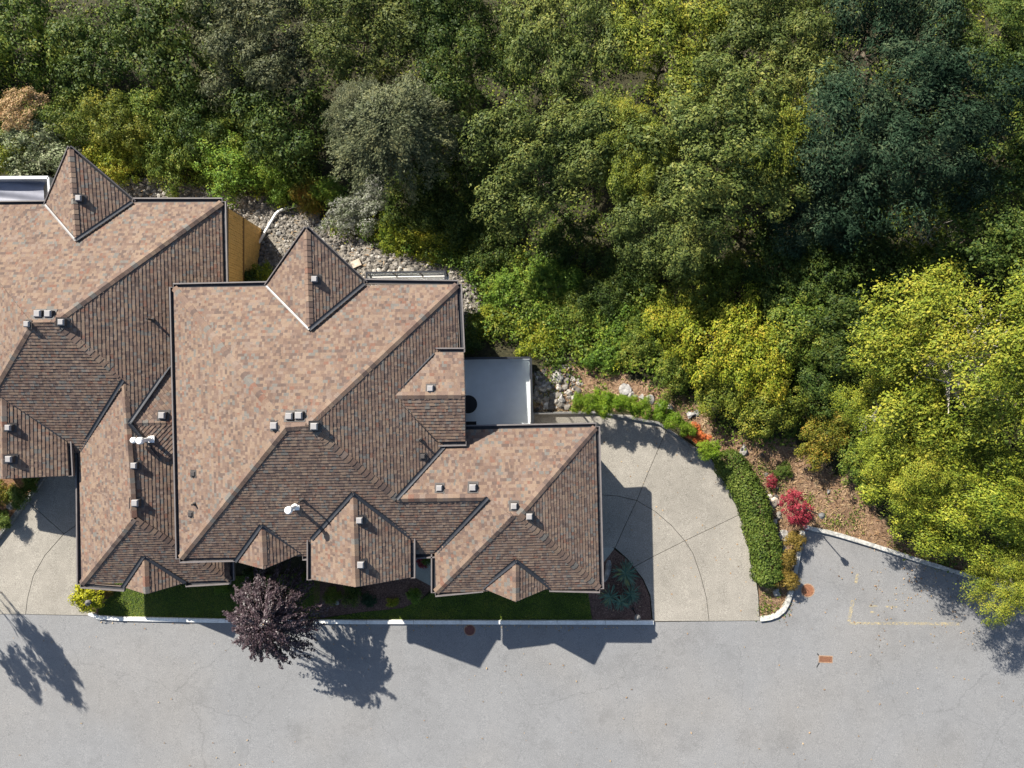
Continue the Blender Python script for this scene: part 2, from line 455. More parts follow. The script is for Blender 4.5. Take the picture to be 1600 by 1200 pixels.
def trunk_mesh(seed, mat, nl=9):     # unit height, unit spread; limbs fork upward
    rng = random.Random(seed); mb = MB()
    mb.tube([(0, 0, -.05), (.02, .01, .3), (-.01, .03, .6), (.02, 0, .9)], [.07, .055, .035, .01], 8)
    for i in range(nl):
        a = i * 2.4 + rng.uniform(-.3, .3); z0 = .3 + .5 * i / nl
        r1 = rng.uniform(.55, .9); z1 = min(.93, z0 + rng.uniform(.15, .35))
        p = [(0.01, .01, z0), (r1 * .5 * math.cos(a), r1 * .5 * math.sin(a), z0 + (z1 - z0) * .65), (r1 * math.cos(a + .2), r1 * math.sin(a + .2), z1)]
        mb.tube(p, [.028, .018, .005], 5)
        for s in (-1, 1):
            b2 = a + s * .55
            mb.tube([p[1], (r1 * .85 * math.cos(b2), r1 * .85 * math.sin(b2), z1 - .03)], [.014, .004], 4)
    return mb.mesh('trunk', mat)
PRO = {
 'olive': ([crown_mesh('crown_broadleaf', q, 3.6, .62, 250, 140, .12, .36, .5, -.2, 22, .27, .32) for q in (1, 2, 3)], 3.6, .62),
 'birch': ([crown_mesh('crown_birch', q, 4.6, .60, 520, 130, .10, .40, .5, -.2, 34, .235, .42) for q in (4, 5)], 4.6, .60),
 'spray': ([spray_crown('crown_spray', q, 3.6, .55, 170, 190, .125, .21, .42, 1.0) for q in (31, 32)], 3.6, .55),
 'teal': ([crown_mesh('crown_cedar', q, 3.6, .75, 230, 130, .15, .44, .34, -.2, 16, .34, .3) for q in (6, 7)], 3.6, .75),
 'shrub': ([crown_mesh('crown_shrub', q, 1.6, .55, 98, 120, .08, .24, .6, -.2, 16, .38, .35) for q in (8, 9, 10, 11)], 1.6, .55),
 'bush': ([crown_mesh('crown_bush', q, .5, .75, 90, 50, .062, .11, .5, -.3, 7, .5, .35) for q in (12, 13)], .5, .75),
 'needle': ([crown_mesh('crown_needle', q, .42, 1.35, 130, 46, .075, .075, .22, -.4, 5, .60, .6, None, .8) for q in (14, 15)], .42, 1.35),
 'maple': ([crown_mesh('crown_maple', 16, .75, .55, 90, 42, .08, .11, .4, -.2, 9, .38)], .75, .55),
}
TRK = {'t': trunk_mesh(21, M['trunk']), 'p': trunk_mesh(22, M['trunk_pale'], 12)}
_cnt = {}
def plant(name, proto, px, py, rpx, H, leaf, label, cat, group=None, trunk='t', sx=1.0, ground='t', squash=1.0):
    meshes, R0, flat = PRO[proto]
    zc = 1.0
    for _ in range(8):
        p = P(px, py, zc)
        r = rpx / PXM * (CAM_H - zc) / CAM_H
        rz = r * flat * squash
        g = tz(p.x, p.y)
        zc = g + max(H - rz, rz * .35)
    root = empty(name, (p.x, p.y, g), label, cat, group)
    i = _cnt.get(proto, 0); _cnt[proto] = i + 1
    c = link('crown', meshes[i % len(meshes)], root, (0, 0, zc - g))
    c.material_slots[0].link = 'OBJECT'; c.material_slots[0].material = L[leaf]
    s = r / R0
    jx = 1 + .16 * math.sin(i * 5.1 + px)
    c.scale = (s * sx * jx, s / sx ** .5 / jx, rz / (R0 * flat)); c.rotation_euler = (0, 0, i * 2.39 + .4)
    s *= R0
    t = link('trunk', TRK[trunk], root, (0, 0, 0)); t.scale = (s * .62, s * .62, H * .82); t.rotation_euler = (0, 0, i * 1.7)
    return root

# ------------------------------------------------------------------ ground
GRAVEL = [(180, 280), (250, 278), (330, 296), (385, 305), (465, 318), (525, 362), (600, 385), (680, 408), (738, 428), (752, 470), (742, 515), (700, 530), (600, 480), (420, 470), (330, 460), (325, 330), (200, 325)]
DRY = [(828, 585), (880, 572), (950, 580), (1010, 600), (1075, 620), (1130, 672), (1190, 690), (1240, 690), (1300, 735), (1345, 770), (1400, 840), (1600, 900), (1600, 930), (1440, 880), (1257, 825), (1235, 965), (1187, 968), (1185, 800), (1110, 690), (1040, 655), (960, 640), (828, 645)]
gx = np.concatenate([np.linspace(-700, -34, 40), np.arange(-32, 32.1, .35), np.linspace(34, 700, 40)])
gy = np.concatenate([np.linspace(-700, -22, 40), np.arange(-20, 32.1, .35), np.linspace(35, 700, 40)])
X, Y = np.meshgrid(gx, gy); nx, ny = len(gx), len(gy)
Z = terrain(X.ravel(), Y.ravel()).reshape(X.shape)
me = bpy.data.meshes.new('ground')
vs = np.stack([X, Y, Z], -1).reshape(-1, 3)
ii = np.arange(nx * ny).reshape(ny, nx)
fs = np.stack([ii[:-1, :-1], ii[:-1, 1:], ii[1:, 1:], ii[1:, :-1]], -1).reshape(-1, 4)
me.from_pydata(vs.tolist(), [], fs.tolist())
k = CAM_H * PXM / (CAM_H - vs[:, 2])
vpx = 800 + vs[:, 0] * k; vpy = 600 - vs[:, 1] * k
zc = np.zeros((len(vs), 4), np.float32); zc[:, 3] = 1
zc[:, 0] = inpoly(vpx, vpy, GRAVEL); zc[:, 1] = inpoly(vpx, vpy, DRY)
at = me.color_attributes.new('zone', 'FLOAT_COLOR', 'POINT'); at.data.foreach_set('color', zc.ravel())
me.polygons.foreach_set('use_smooth', [True] * len(fs))
m, t, b = newmat('ground_soil')
va = node(t, 'ShaderNodeVertexColor', layer_name='zone'); sp = node(t, 'ShaderNodeSeparateColor'); t.links.new(va.outputs[0], sp.inputs[0])
soil = ramp(t, noise(t, 7, 6, .7), [(.3, (.012, .012, .006)), (.55, (.032, .030, .014)), (.75, (.07, .058, .03))])
grav = ramp(t, noise(t, 9, 5, .75), [(.3, (.05, .045, .038)), (.5, (.13, .115, .095)), (.72, (.24, .22, .185))])
dry = ramp(t, noise(t, 5, 6, .75), [(.28, (.055, .032, .019)), (.45, (.135, .082, .050)), (.6, (.22, .145, .092)), (.75, (.36, .27, .18))])
wob = noise(t, 1.8, 4, .6)
def soft(ch):
    a = node(t, 'ShaderNodeMath', operation='MULTIPLY_ADD'); t.links.new(sp.outputs[ch], a.inputs[0]); a.inputs[1].default_value = .8; t.links.new(wob, a.inputs[2])
    return ramp(t, a.outputs[0], [(.72, 0.0), (.95, 1.0)])
c = mix(t, soil, grav, soft(0)); c = mix(t, c, dry, soft(1))
t.links.new(c, b.inputs['Base Color']); b.inputs['Roughness'].default_value = .95
bump(t, b, noise(t, 9, 6, .75), .9, .06)
me.materials.append(m)
tag(link('ground', me), kind='structure')

def sheet(name, pts, off, mat, kind='structure', thick=0.0):
    q = [Pg(x, y, off) for x, y in pts]
    mb = MB()
    if thick: mb.prism([(p.x, p.y) for p in q], lambda x, y: TILT * x + off, lambda x, y: TILT * x + off - thick)
    else:
        n = len(q); a = sum(q[i].x * q[(i + 1) % n].y - q[(i + 1) % n].x * q[i].y for i in range(n))
        mb.add(q, [tuple(range(n)) if a > 0 else tuple(range(n))[::-1]])
    return tag(mb.obj(name, mat), kind=kind)
ROAD = [(-1400, 958), (-140, 958), (40, 960), (138, 962), (150, 966), (560, 971), (1020, 972), (1187, 970), (1212, 965), (1231, 946), (1240, 920), (1247, 880), (1257, 826), (1300, 834), (1350, 849), (1440, 878), (1640, 940), (3000, 1350), (3000, 1500), (1600, 1262), (800, 1258), (-1400, 1252)]
sheet('road', ROAD, 0.0, M['asphalt'])

# driveways of separate slabs, joints recessed
DB = [(815, 648), (905, 645), (985, 648), (1043, 668), (1090, 700), (1125, 740), (1150, 790), (1158, 803), (1166, 840), (1178, 885), (1185, 930), (1187, 970), (1108, 970.5), (1020, 971), (1016, 930), (1005, 905), (990, 886), (980, 873), (961, 856), (915, 857), (815, 773)]
DA = [(-150, 958), (40, 960), (140, 962), (146, 940), (146, 735), (75, 744), (45, 785), (0, 842), (-75, 935)]
SLB = [[(900, 773), (936, 773), (965, 775), (995, 782), (978, 818), (961, 856), (900, 857)],
       [(995, 782), (1025, 800), (1050, 822), (1070, 845), (1020, 870), (990, 886), (980, 873), (961, 856), (978, 818)],
       [(1070, 845), (1083, 865), (1095, 900), (1104, 935), (1108, 970.5), (1020, 971), (1016, 930), (1005, 905), (990, 886), (1020, 870)],
       [(1070, 845), (1158, 803), (1166, 840), (1178, 885), (1185, 930), (1187, 970), (1108, 970.5), (1104, 935), (1095, 900), (1083, 865)],
       [(1043, 668), (1090, 700), (1125, 740), (1150, 790), (1158, 803), (1070, 845), (1050, 822), (1025, 800), (995, 782), (1010, 745)],
       [(815, 648), (905, 645), (985, 648), (1043, 668), (1010, 745), (995, 782), (965, 775), (936, 773), (815, 773)]]
SLA = [[(40, 960), (140, 962), (146, 940), (146, 804), (120, 820), (100, 834), (70, 868), (52, 900), (43, 935)],
       [(45, 785), (100, 834), (120, 820), (146, 804), (146, 735), (75, 744)],
       [(-150, 958), (40, 960), (43, 935), (52, 900), (70, 868), (100, 834), (45, 785), (0, 842), (-75, 935)]]
def inset(q, d):
    n = len(q); a = sum(q[i][0] * q[(i + 1) % n][1] - q[(i + 1) % n][0] * q[i][1] for i in range(n))
    if a < 0: q = q[::-1]
    out = []
    for i in range(n):
        p0, p1, p2 = Vector(q[i - 1]), Vector(q[i]), Vector(q[(i + 1) % n])
        e1 = (p1 - p0).normalized(); e2 = (p2 - p1).normalized()
        n1 = Vector((-e1.y, e1.x)); n2 = Vector((-e2.y, e2.x))
        bb = n1 + n2; bb = bb / max(.5, bb.dot(n1))
        out.append(tuple(p1 + bb * d))
    return out
for outline, slabs in ((DB, SLB), (DA, SLA)):
    base = sheet('driveway', outline, 0.006, M['joint'])
    for sl_ in slabs:
        mb = MB()
        q = [(p.x, p.y) for p in (Pg(x, y, .03) for x, y in sl_)]
        mb.prism(inset(q, .014), lambda x, y: TILT * x + .035, lambda x, y: TILT * x + .008)
        mb.obj('slab', M['aggregate'], base)
sheet('walkway', [(900, 855), (938, 851), (950, 853), (960, 857), (939, 884), (900, 884)], .02, M['walk'])
sheet('walkway', [(640, 830), (682, 840), (682, 920), (676, 917), (648, 902), (640, 900)], .02, M['walk'])
# planting beds and lawns
sheet('planting_bed', [(490, 880), (650, 880), (650, 902), (676, 917), (660, 935), (630, 950), (560, 957), (500, 966), (490, 966)], .018, M['mulch'])
sheet('planting_bed', [(918, 884), (939, 884), (959, 858), (980, 874), (1004, 906), (1015, 932), (1018, 971), (925, 971), (918, 925)], .018, M['mulch'])
sheet('planting_bed', [(138, 915), (185, 915), (170, 935), (155, 950), (152, 962), (142, 960), (135, 945)], .018, M['mulch'])
sheet('planting_bed', [(0, 840), (72, 748), (60, 700), (-120, 700), (-120, 930), (-70, 930)], .025, M['soil_orange'])
LAWNS = [[(185, 900), (365, 900), (500, 895), (500, 967), (345, 967), (152, 963), (156, 950), (170, 935)],
         [(500, 967), (560, 957), (630, 950), (660, 935), (690, 915), (918, 915), (925, 970), (700, 970)]]
for q in LAWNS: sheet('lawn', q, .012, M['lawn'])
def grass(polys, n, seed, h=.055):
    rng = np.random.default_rng(seed); C = []
    for poly in polys:
        q = np.array(poly); px = rng.uniform(q[:, 0].min(), q[:, 0].max(), n); py = rng.uniform(q[:, 1].min(), q[:, 1].max(), n)
        ok = inpoly(px, py, poly)
        C.append(np.stack([(px[ok] - 800) / PXM, -(py[ok] - 600) / PXM], 1))
    C = np.concatenate(C); z = TILT * C[:, 0] + .035
    c = np.column_stack([C * (1 - TILT * C[:, :1] / CAM_H), z])
    d = rng.normal(size=c.shape) * .6; d[:, 2] = 1
    return leaf_mesh('lawn_grass', c, np.column_stack([rng.normal(size=len(c)) * .6, rng.normal(size=len(c)) * .6, .8 + 0 * z]), h * (.7 + .8 * rng.random(len(c))), .2, rng, d, L['grass'])
for q, lab in ((LAWNS[0], 'short green lawn grass between the left townhouse and the white kerb'), (LAWNS[1], 'shaded dark green lawn grass in front of the middle townhouse garage')):
    tag(link('lawn_grass', grass([q], 42000, 31)), lab, 'grass', kind='stuff')

# kerbs
def kerb(name, pts, wd, hh, mat, length=2.3, side=1):
    root = empty(name, Pg(*pts[0]), kind='structure')
    q = [Vector((p.x, p.y)) for p in (Pg(x, y) for x, y in pts)]
    # resample into stones
    segs = [(q[i], q[i + 1]) for i in range(len(q) - 1)]
    tot = sum((b_ - a_).length for a_, b_ in segs)
    n = max(1, round(tot / length))
    def at(s):
        for a_, b_ in segs:
            l = (b_ - a_).length
            if s <= l + 1e-6: return a_ + (b_ - a_) * (s / l)
            s -= l
        return segs[-1][1]
    def nrm(s):
        d = (at(min(tot, s + .05)) - at(max(0, s - .05))).normalized()
        return Vector((-d.y, d.x)) * side
    for i in range(n):
        s0, s1 = tot * i / n + .008, tot * (i + 1) / n - .008
        ss = [s0 + (s1 - s0) * j / 4 for j in range(5)]
        mb = MB(); prof = [(0, -.1), (0, hh - .02), (.02, hh), (wd - .02, hh), (wd, hh - .02), (wd, -.1)]
        vs = []
        for s in ss:
            p, nn = at(s), nrm(s)
            for o, z in prof:
                v = p + nn * o; vs.append((v.x, v.y, TILT * v.x + z))
        m_ = len(prof); fs = []
        for j in range(4):
            for k_ in range(m_ - 1):
                fs.append((j * m_ + k_, j * m_ + k_ + 1, (j + 1) * m_ + k_ + 1, (j + 1) * m_ + k_))
        fs.append(tuple(range(m_))); fs.append(tuple(range(4 * m_, 5 * m_))[::-1])
        mb.add(vs, fs); mb.obj('kerb_stone', mat, root)
    return root
kerb('kerb', [(139, 960), (150, 966.5), (190, 969), (345, 972), (560, 974), (1021, 975)], .2, .13, M['kerb'])
kerb('kerb', [(1187, 970), (1210, 967), (1225, 956), (1234, 940), (1241, 915), (1247, 880), (1257, 829)], .2, .15, M['kerb_worn'], 1.6)
kerb('kerb', [(1255, 826), (1300, 836), (1350, 851), (1400, 867), (1440, 880), (1640, 942)], .2, .15, M['kerb_worn'], 2.3)
kerb('kerb', [(-80, 941), (0, 844), (45, 786), (76, 745)], .18, .25, M['kerb_dark'], 30)
kerb('kerb', [(1158, 803), (1150, 790), (1125, 740), (1090, 700), (1043, 668), (985, 648), (905, 645), (834, 648)], .12, .2, M['kerb_dark'], 30, -1)
kerb('kerb', [(-1400, 1250), (800, 1256), (1600, 1260)], .2, .13, M['kerb'], 2.5, -1)

# worn paint of a parking bay
def paint(pts, wd):
    mb = MB()
    q = [Pg(x, y, .004) for x, y in pts]
    for a_, b_ in zip(q[:-1], q[1:]):
        d = (b_ - a_).normalized(); n_ = Vector((-d.y, d.x, 0)) * wd / 2
        vs = [a_ - n_, b_ - n_, b_ + n_, a_ + n_]
        mb.add([(v.x, v.y, TILT * v.x + .004) for v in vs], [(0, 1, 2, 3)])
    return tag(mb.obj('road_marking', M['paint']), kind='structure')
paint([(1333, 938), (1326, 971)], .17); paint([(1326, 974), (1400, 974)], .12); paint([(1400.3, 974), (1500, 975)], .14)
paint([(1340, 896), (1337, 912)], .13); paint([(1358, 947), (1372, 947)], .09); paint([(1384, 948), (1402, 948)], .08); paint([(1360, 956), (1368, 957)], .08)

# manholes, basin
def manhole(px, py, r, mat, label):
    p = Pg(px, py); root = empty('manhole_cover', p, label, 'manhole cover')
    mb = MB(); mb.lathe([(r, -.03), (r, .010), (r * .88, .012), (r * .88, -.03)], (0, 0, 0), 32); rim = mb.obj('rim', M['rust_rim'], root, loc=(0, 0, 0))
    mb = MB(); mb.lathe([(r * .86, -.03), (r * .86, .008), (r * .8, .009)], (0, 0, 0), 32)
    n = 7; s = r * 1.5 / n
    for i in range(n):
        for j in range(n):
            x, y = (i - n / 2 + .5) * s, (j - n / 2 + .5) * s
            if x * x + y * y < (r * .74) ** 2: mb.box((x, y, .013), (s * .55, s * .55, .010))
    mb.obj('lid', mat, root, loc=(0, 0, 0))
    for o in (root,): o.rotation_euler = (0, -math.atan(TILT), 0)
manhole(1262, 922.5, .33, M['rust'], 'round rusty orange manhole cover beside the curved kerb')
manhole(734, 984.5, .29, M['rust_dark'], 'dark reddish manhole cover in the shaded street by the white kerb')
p = Pg(1290, 1030); root = empty('storm_drain', p, 'rectangular rusty drain grate set in the street', 'drain'); root.rotation_euler = (0, -math.atan(TILT), -.03)
mb = MB()
for c_, d_ in (((0, .155, 0), (.66, .035, .024)), ((0, -.155, 0), (.66, .035, .024)), ((.315, 0, 0), (.03, .275, .024)), ((-.315, 0, 0), (.03, .275, .024))): mb.box(c_, d_)
mb.obj('frame', M['rust_rim'], root, loc=(0, 0, 0))
for i in range(13):
    mb = MB(); mb.box((-.27 + .045 * i, 0, .004), (.03, .27, .014)); mb.obj('bar', M['rust'], root, loc=(0, 0, 0))
mb = MB(); mb.box((0, 0, .001), (.6, .27, .004)); mb.obj('pit', M['crack'], root, loc=(0, 0, 0))
for pts in ([(1277, 1021), (1281, 1026)], [(1281, 1031), (1280, 1036), (1276, 1043)]):
    mb = MB(); q = [Pg(x, y, .004) for x, y in pts]
    for a_, b_ in zip(q[:-1], q[1:]):
        n_ = (b_ - a_).normalized().orthogonal(); n_.z = 0
        mb.add([a_ - n_ * .03, b_ - n_ * .02, b_ + n_ * .02, a_ + n_ * .03], [(0, 1, 2, 3)])
    tag(mb.obj('tar_crack', M['crack']), kind='structure')

# ------------------------------------------------------------------ roofs
def clip(poly, half):                       # convex clip, half = list of (nx, ny, c): keep nx*x+ny*y >= c
    for nx_, ny_, c_ in half:
        out = []
        n = len(poly)
        for i in range(n):
            a_, b_ = poly[i], poly[(i + 1) % n]
            da = nx_ * a_[0] + ny_ * a_[1] - c_; db = nx_ * b_[0] + ny_ * b_[1] - c_
            if da >= 0: out.append(a_)
            if (da >= 0) != (db >= 0):
                t_ = da / (da - db); out.append((a_[0] + (b_[0] - a_[0]) * t_, a_[1] + (b_[1] - a_[1]) * t_))
        poly = out
        if len(poly) < 3: return []
    return poly
ROOFS = []                                  # every face, to find heights on the roofs
EXPO = .146
def roof_face(pieces, shm, deckm, rng):
    """pieces: convex polygons (px, py, h) lying in one plane"""
    W = [[P(*q) for q in pc] for pc in pieces]
    allp = [p for pc in W for p in pc]
    c = sum(allp, Vector()) / len(allp)
    A = np.array([p - c for p in allp]); n = Vector(np.linalg.svd(A)[2][2])
    if n.z < 0: n = -n
    e = Vector((0, 0, 1)).cross(n).normalized(); u = n.cross(e).normalized()   # e along the eave, u up the slope
    for pc in W: ROOFS.append((n, c, pc))
    vmin = min((p - c).dot(u) for p in allp); vmax = max((p - c).dot(u) for p in allp)
    emin = min((p - c).dot(e) for p in allp); emax = max((p - c).dot(e) for p in allp)
    halves = []
    for pc in W:
        q = [((p - c).dot(e), (p - c).dot(u)) for p in pc]
        a = sum(q[i][0] * q[(i + 1) % len(q)][1] - q[(i + 1) % len(q)][0] * q[i][1] for i in range(len(q)))
        if a < 0: q = q[::-1]
        H_ = []
        for i in range(len(q)):
            (x0, y0), (x1, y1) = q[i], q[(i + 1) % len(q)]
            l = math.hypot(x1 - x0, y1 - y0); nx_, ny_ = -(y1 - y0) / l, (x1 - x0) / l
            H_.append((nx_, ny_, nx_ * x0 + ny_ * y0))
        halves.append((H_, min(p[1] for p in q), max(p[1] for p in q)))
        deck = MB
        # boards under the shingles
        zt = [p for p in pc]
        zt = [p - n * ((p - c).dot(n) + .006) for p in zt]
        vs = zt + [p - Vector((0, 0, .13)) for p in zt]
        k_ = len(zt); ar = sum(zt[i].x * zt[(i + 1) % k_].y - zt[(i + 1) % k_].x * zt[i].y for i in range(k_))
        idx = list(range(k_)) if ar > 0 else list(range(k_))[::-1]
        deckm.add(vs, [tuple(idx), tuple(i + k_ for i in idx[::-1])] + [(idx[j], idx[j] + k_, idx[(j + 1) % k_] + k_, idx[(j + 1) % k_]) for j in range(k_)])
    row = 0; v = vmin
    while v < vmax:
        x = emin - rng.uniform(0, .3)
        while x < emax:
            wd = rng.choice((.07, .1, .12, .15, .2)); lift = rng.choice((0, 0, .004, .008))
            r = [(x, v), (x + wd, v), (x + wd, v + EXPO), (x, v + EXPO)]
            for H_, lo, hi in halves:
                if v + EXPO < lo or v > hi: continue
                s = [min(nx_ * a_ + ny_ * b_ - c_ for a_, b_ in r) for nx_, ny_, c_ in H_]
                if min(s) >= 0: q = r
                else:
                    if any(max(nx_ * a_ + ny_ * b_ - c_ for a_, b_ in r) < 0 for nx_, ny_, c_ in H_): continue
                    q = clip(r, H_)
                if len(q) < 3: continue
                top = []
                for a_, b_ in q:
                    hgt = .006 + (.018 + lift) * (1 - (b_ - v) / EXPO)
                    top.append(c + e * a_ + u * b_ + n * hgt)
                m_ = len(top); vs = list(top); fs = [tuple(range(m_))]
                for i in range(m_):
                    j = (i + 1) % m_
                    if abs(q[i][1] - v) < 1e-6 and abs(q[j][1] - v) < 1e-6:
                        vs += [c + e * q[i][0] + u * v, c + e * q[j][0] + u * v]
                        fs.append((i, m_, m_ + 1, j))
                shm.add(vs, fs)
            x += wd
        v += EXPO; row += 1
def roof_at(px, py):
    best = None
    o = Vector((0, 0, CAM_H)); d = (P(px, py, 0) - o)
    for n, c, pc in ROOFS:
        k_ = (c - o).dot(n) / d.dot(n); p = o + d * k_
        if inpoly(np.array([p.x]), np.array([p.y]), [(q.x, q.y) for q in pc])[0]:
            if best is None or p.z > best[0].z: best = (p, n)
    return best if best else (P(px, py, 4), Vector((0, 0, 1)))
CAPM = {}
def cap_mesh(ang):
    if ang not in CAPM:
        mb = MB(); wd, ln, th = .15, .31, .022
        dz = math.tan(R(ang)) * wd
        f = lambda x, z0: [(x, -wd, z0 - dz), (x, 0, z0), (x, wd, z0 - dz)]
        vs = f(0, .052) + f(ln, .030) + f(0, .052 - th) + f(ln, .030 - th)
        mb.add(vs, [(0, 3, 4, 1), (1, 4, 5, 2), (0, 1, 7, 6), (1, 2, 8, 7), (0, 6, 9, 3), (2, 5, 11, 8), (3, 9, 10, 4), (4, 10, 11, 5), (6, 7, 10, 9), (7, 8, 11, 10)])
        CAPM[ang] = mb.mesh('ridge_cap', M['cap'])
    return CAPM[ang]
def caps(parent, a, b_, ang, pitch=.235):
    p, q = (P(*a) if len(a) == 3 and not isinstance(a, Vector) else a), (P(*b_) if not isinstance(b_, Vector) else b_)
    if p.z > q.z: p, q = q, p
    d = (q - p); n = int(d.length / pitch); d.normalize()
    y = Vector((0, 0, 1)).cross(d).normalized(); z = d.cross(y)
    off = world_loc(parent)
    for i in range(n):
        o = bpy.data.objects.new('ridge_cap', cap_mesh(ang)); COL.objects.link(o); o.parent = parent
        mt = Matrix((d, y, z)).transposed().to_4x4(); mt.translation = p + d * (i * pitch) - off
        mt = mt @ Matrix.Rotation(random.gauss(0, .012), 4, 'Z')
        o.matrix_local = mt
def gutter(parent, a, b_, side_ref, name='gutter', wd=.16, rim=.055, drop=.0):
    """channel along the eave a-b, outward away from side_ref"""
    p, q = P(*a), P(*b_)
    d = (q - p); d.normalize()
    o = Vector((d.y, -d.x, 0)).normalized()
    if o.dot(P(*side_ref) - p) > 0: o = -o
    up = Vector((0, 0, 1)); p = p - up * drop - d * .02; q = q - up * drop + d * .02
    mb = MB()
    def bar(o0, o1, z0, z1, m_, e0=0., e1=0.):
        vs = []
        for s, ee in ((p, -e0), (q, e1)):
            for oo, zz in ((o0, z0), (o1, z0), (o1, z1), (o0, z1)): vs.append(s + o * oo + up * zz + d * ee)
        mb.add(vs, [(0, 1, 2, 3), (7, 6, 5, 4), (0, 4, 5, 1), (1, 5, 6, 2), (2, 6, 7, 3), (3, 7, 4, 0)], m_)
    bar(.0, wd, -.13, -.10, 1); bar(wd, wd + rim, -.14, .012, 0, .02, .02); bar(-.025, 0.0, -.2, -.012, 2)
    for s, sg in ((p, -1), (q, 1)):
        vs = []
        for dd in (0, .02):
            for oo, zz in ((.0, -.13), (wd + rim, -.13), (wd + rim, .008), (.0, .008)): vs.append(s + o * oo + up * zz + d * (dd * sg + .001 * sg))
        mb.add(vs, [(0, 1, 2, 3), (7, 6, 5, 4), (0, 4, 5, 1), (1, 5, 6, 2), (2, 6, 7, 3), (3, 7, 4, 0)], 0)
    return mb.obj(name, [M['gutter_rim'], M['gutter_in'], M['fascia']], parent)
def rake(parent, a, b_):
    p, q = P(*a), P(*b_); mb = MB()
    d = (q - p).normalized(); s = Vector((d.y, -d.x, 0)).normalized() * .02
    if s.dot(P(a[0], a[1], 0)) < 0: s = -s
    vs = [p + s * k_ + Vector((0, 0, z)) for k_ in (-1, 1) for z in (-.2, -.006)] + [q + s * k_ + Vector((0, 0, z)) for k_ in (-1, 1) for z in (-.2, -.006)]
    mb.add(vs, [(0, 1, 3, 2), (4, 6, 7, 5), (0, 4, 5, 1), (2, 3, 7, 6), (1, 5, 7, 3), (0, 2, 6, 4)])
    mb.obj('fascia', M['fascia'], parent)
def valley(parent, a, b_, wd=.085, mat='flash'):
    p, q = P(*a), P(*b_); d = (q - p).normalized(); y = Vector((0, 0, 1)).cross(d).normalized()
    z = Vector((0, 0, 1)); mb = MB(); h = .075
    vs = []
    for s in (p, q):
        for yy, zz in ((-wd, h + .045), (-.02, h), (.02, h), (wd, h + .045)): vs.append(s + y * yy + z * zz)
    vs += [v - z * .02 for v in vs]
    fs = [(0, 1, 5, 4), (1, 2, 6, 5), (2, 3, 7, 6), (8, 12, 13, 9), (9, 13, 14, 10), (10, 14, 15, 11), (0, 4, 12, 8), (3, 11, 15, 7)]
    mb.add(vs, fs); mb.obj('valley_flashing', M[mat], parent)
def box_vent(parent, px, py, s=.27, mat='vent', h=.2):
    p, n = roof_at(px, py); 
    mb = MB(); rz = random.uniform(-.07, .07); s *= random.uniform(.9, 1.1); h *= random.uniform(.85, 1.1)
    ax, ay = -n.x / n.z, -n.y / n.z; k_ = s * .8
    mb.add([(xx, yy, ax * xx + ay * yy + .045) for xx, yy in ((-k_, -k_), (k_, -k_), (k_, k_), (-k_, k_))], [(0, 1, 2, 3)], 1)
    mb.box((0, 0, .03), (s * 1.05, s * 1.05, .16), 1, rz)
    k_ = s / 2; b2 = k_ * .72
    vs = [(-k_, -k_, h * .7), (k_, -k_, h * .7), (k_, k_, h * .7), (-k_, k_, h * .7), (-k_, -k_, h * .95), (k_, -k_, h * .95), (k_, k_, h * .95), (-k_, k_, h * .95), (-b2, -b2, h * 1.2), (b2, -b2, h * 1.2), (b2, b2, h * 1.2), (-b2, b2, h * 1.2)]
    mb.add(vs, [(3, 2, 1, 0), (0, 1, 5, 4), (1, 2, 6, 5), (2, 3, 7, 6), (3, 0, 4, 7), (4, 5, 9, 8), (5, 6, 10, 9), (6, 7, 11, 10), (7, 4, 8, 11), (8, 9, 10, 11)], 0)
    mb.obj('roof_vent', [M[mat], M['vent_dark']], parent, loc=p - world_loc(parent))
def pipe_vent(parent, px, py, r=.045, h=.55, mat='vent_dark'):
    p, n = roof_at(px, py); mb = MB()
    mb.lathe([(r * 2.1, -.05), (r * 2, .06), (r * 1.05, .1), (r, h), (r * .6, h), (r * .6, h - .06)], (0, 0, 0), 12)
    mb.obj('vent_pipe', M[mat], parent, loc=p - world_loc(parent))

def flue(parent, base, head):               # white flue with a rain cap
    p, n = roof_at(*base); h = 0.9
    mb = MB(); mb.box((0, 0, .05), (.34, .30, .03)); mb.lathe([(.15, 0), (.12, .12), (.085, .14), (.085, h), (.06, h)], (0, 0, 0), 16)
    o = mb.obj('flue', M['white'], parent, loc=p - world_loc(parent))
    mb = MB(); mb.lathe([(.09, h - .12), (.15, h - .1), (.155, h + .06), (.12, h + .12), (.03, h + .15)], (0, 0, 0), 16)
    mb.obj('flue_cap', M['white'], o, loc=(0, 0, 0))

# ---- middle townhouse
rng = random.Random(5)
HB = empty('townhouse', P(500, 660, 0), 'middle townhouse with the large brown hipped roof and garage wing beside the curved driveway', 'house', 'attached townhouses along the street')
sh, dk = MB(), MB()
TL, TR, BL, R1, R2 = (272, 450, 3.7), (714, 445, 3.7), (282, 872, 3.7), (446, 668, 7.3), (480, 665, 7.3)
MM, NN, E1, E2, VC = (620, 779, 5.4), (762, 777, 5.4), (618, 866, 3.7), (681, 864, 3.7), (717, 672, 3.7)
GTR, GBR, GBL, G1, G2 = (930, 668, 3.7), (936, 919, 3.7), (681, 925, 3.7), (800, 806, 5.85), (811, 805, 5.85)
F = lambda *pc: roof_face(pc, sh, dk, rng)
F([TL, R1, BL]); F([TR, R2, R1, TL]); F([BL, R1, R2, MM, E1], [E1, MM, NN, E2]); F([TR, VC, MM, R2])
F([GTR, G2, G1, NN], [VC, GTR, NN, MM]); F([E2, NN, G1, GBL]); F([GBL, G1, G2, GBR]); F([GTR, GBR, G2])
D1, D2 = (611, 618, 5.3), (726, 617, 5.3)
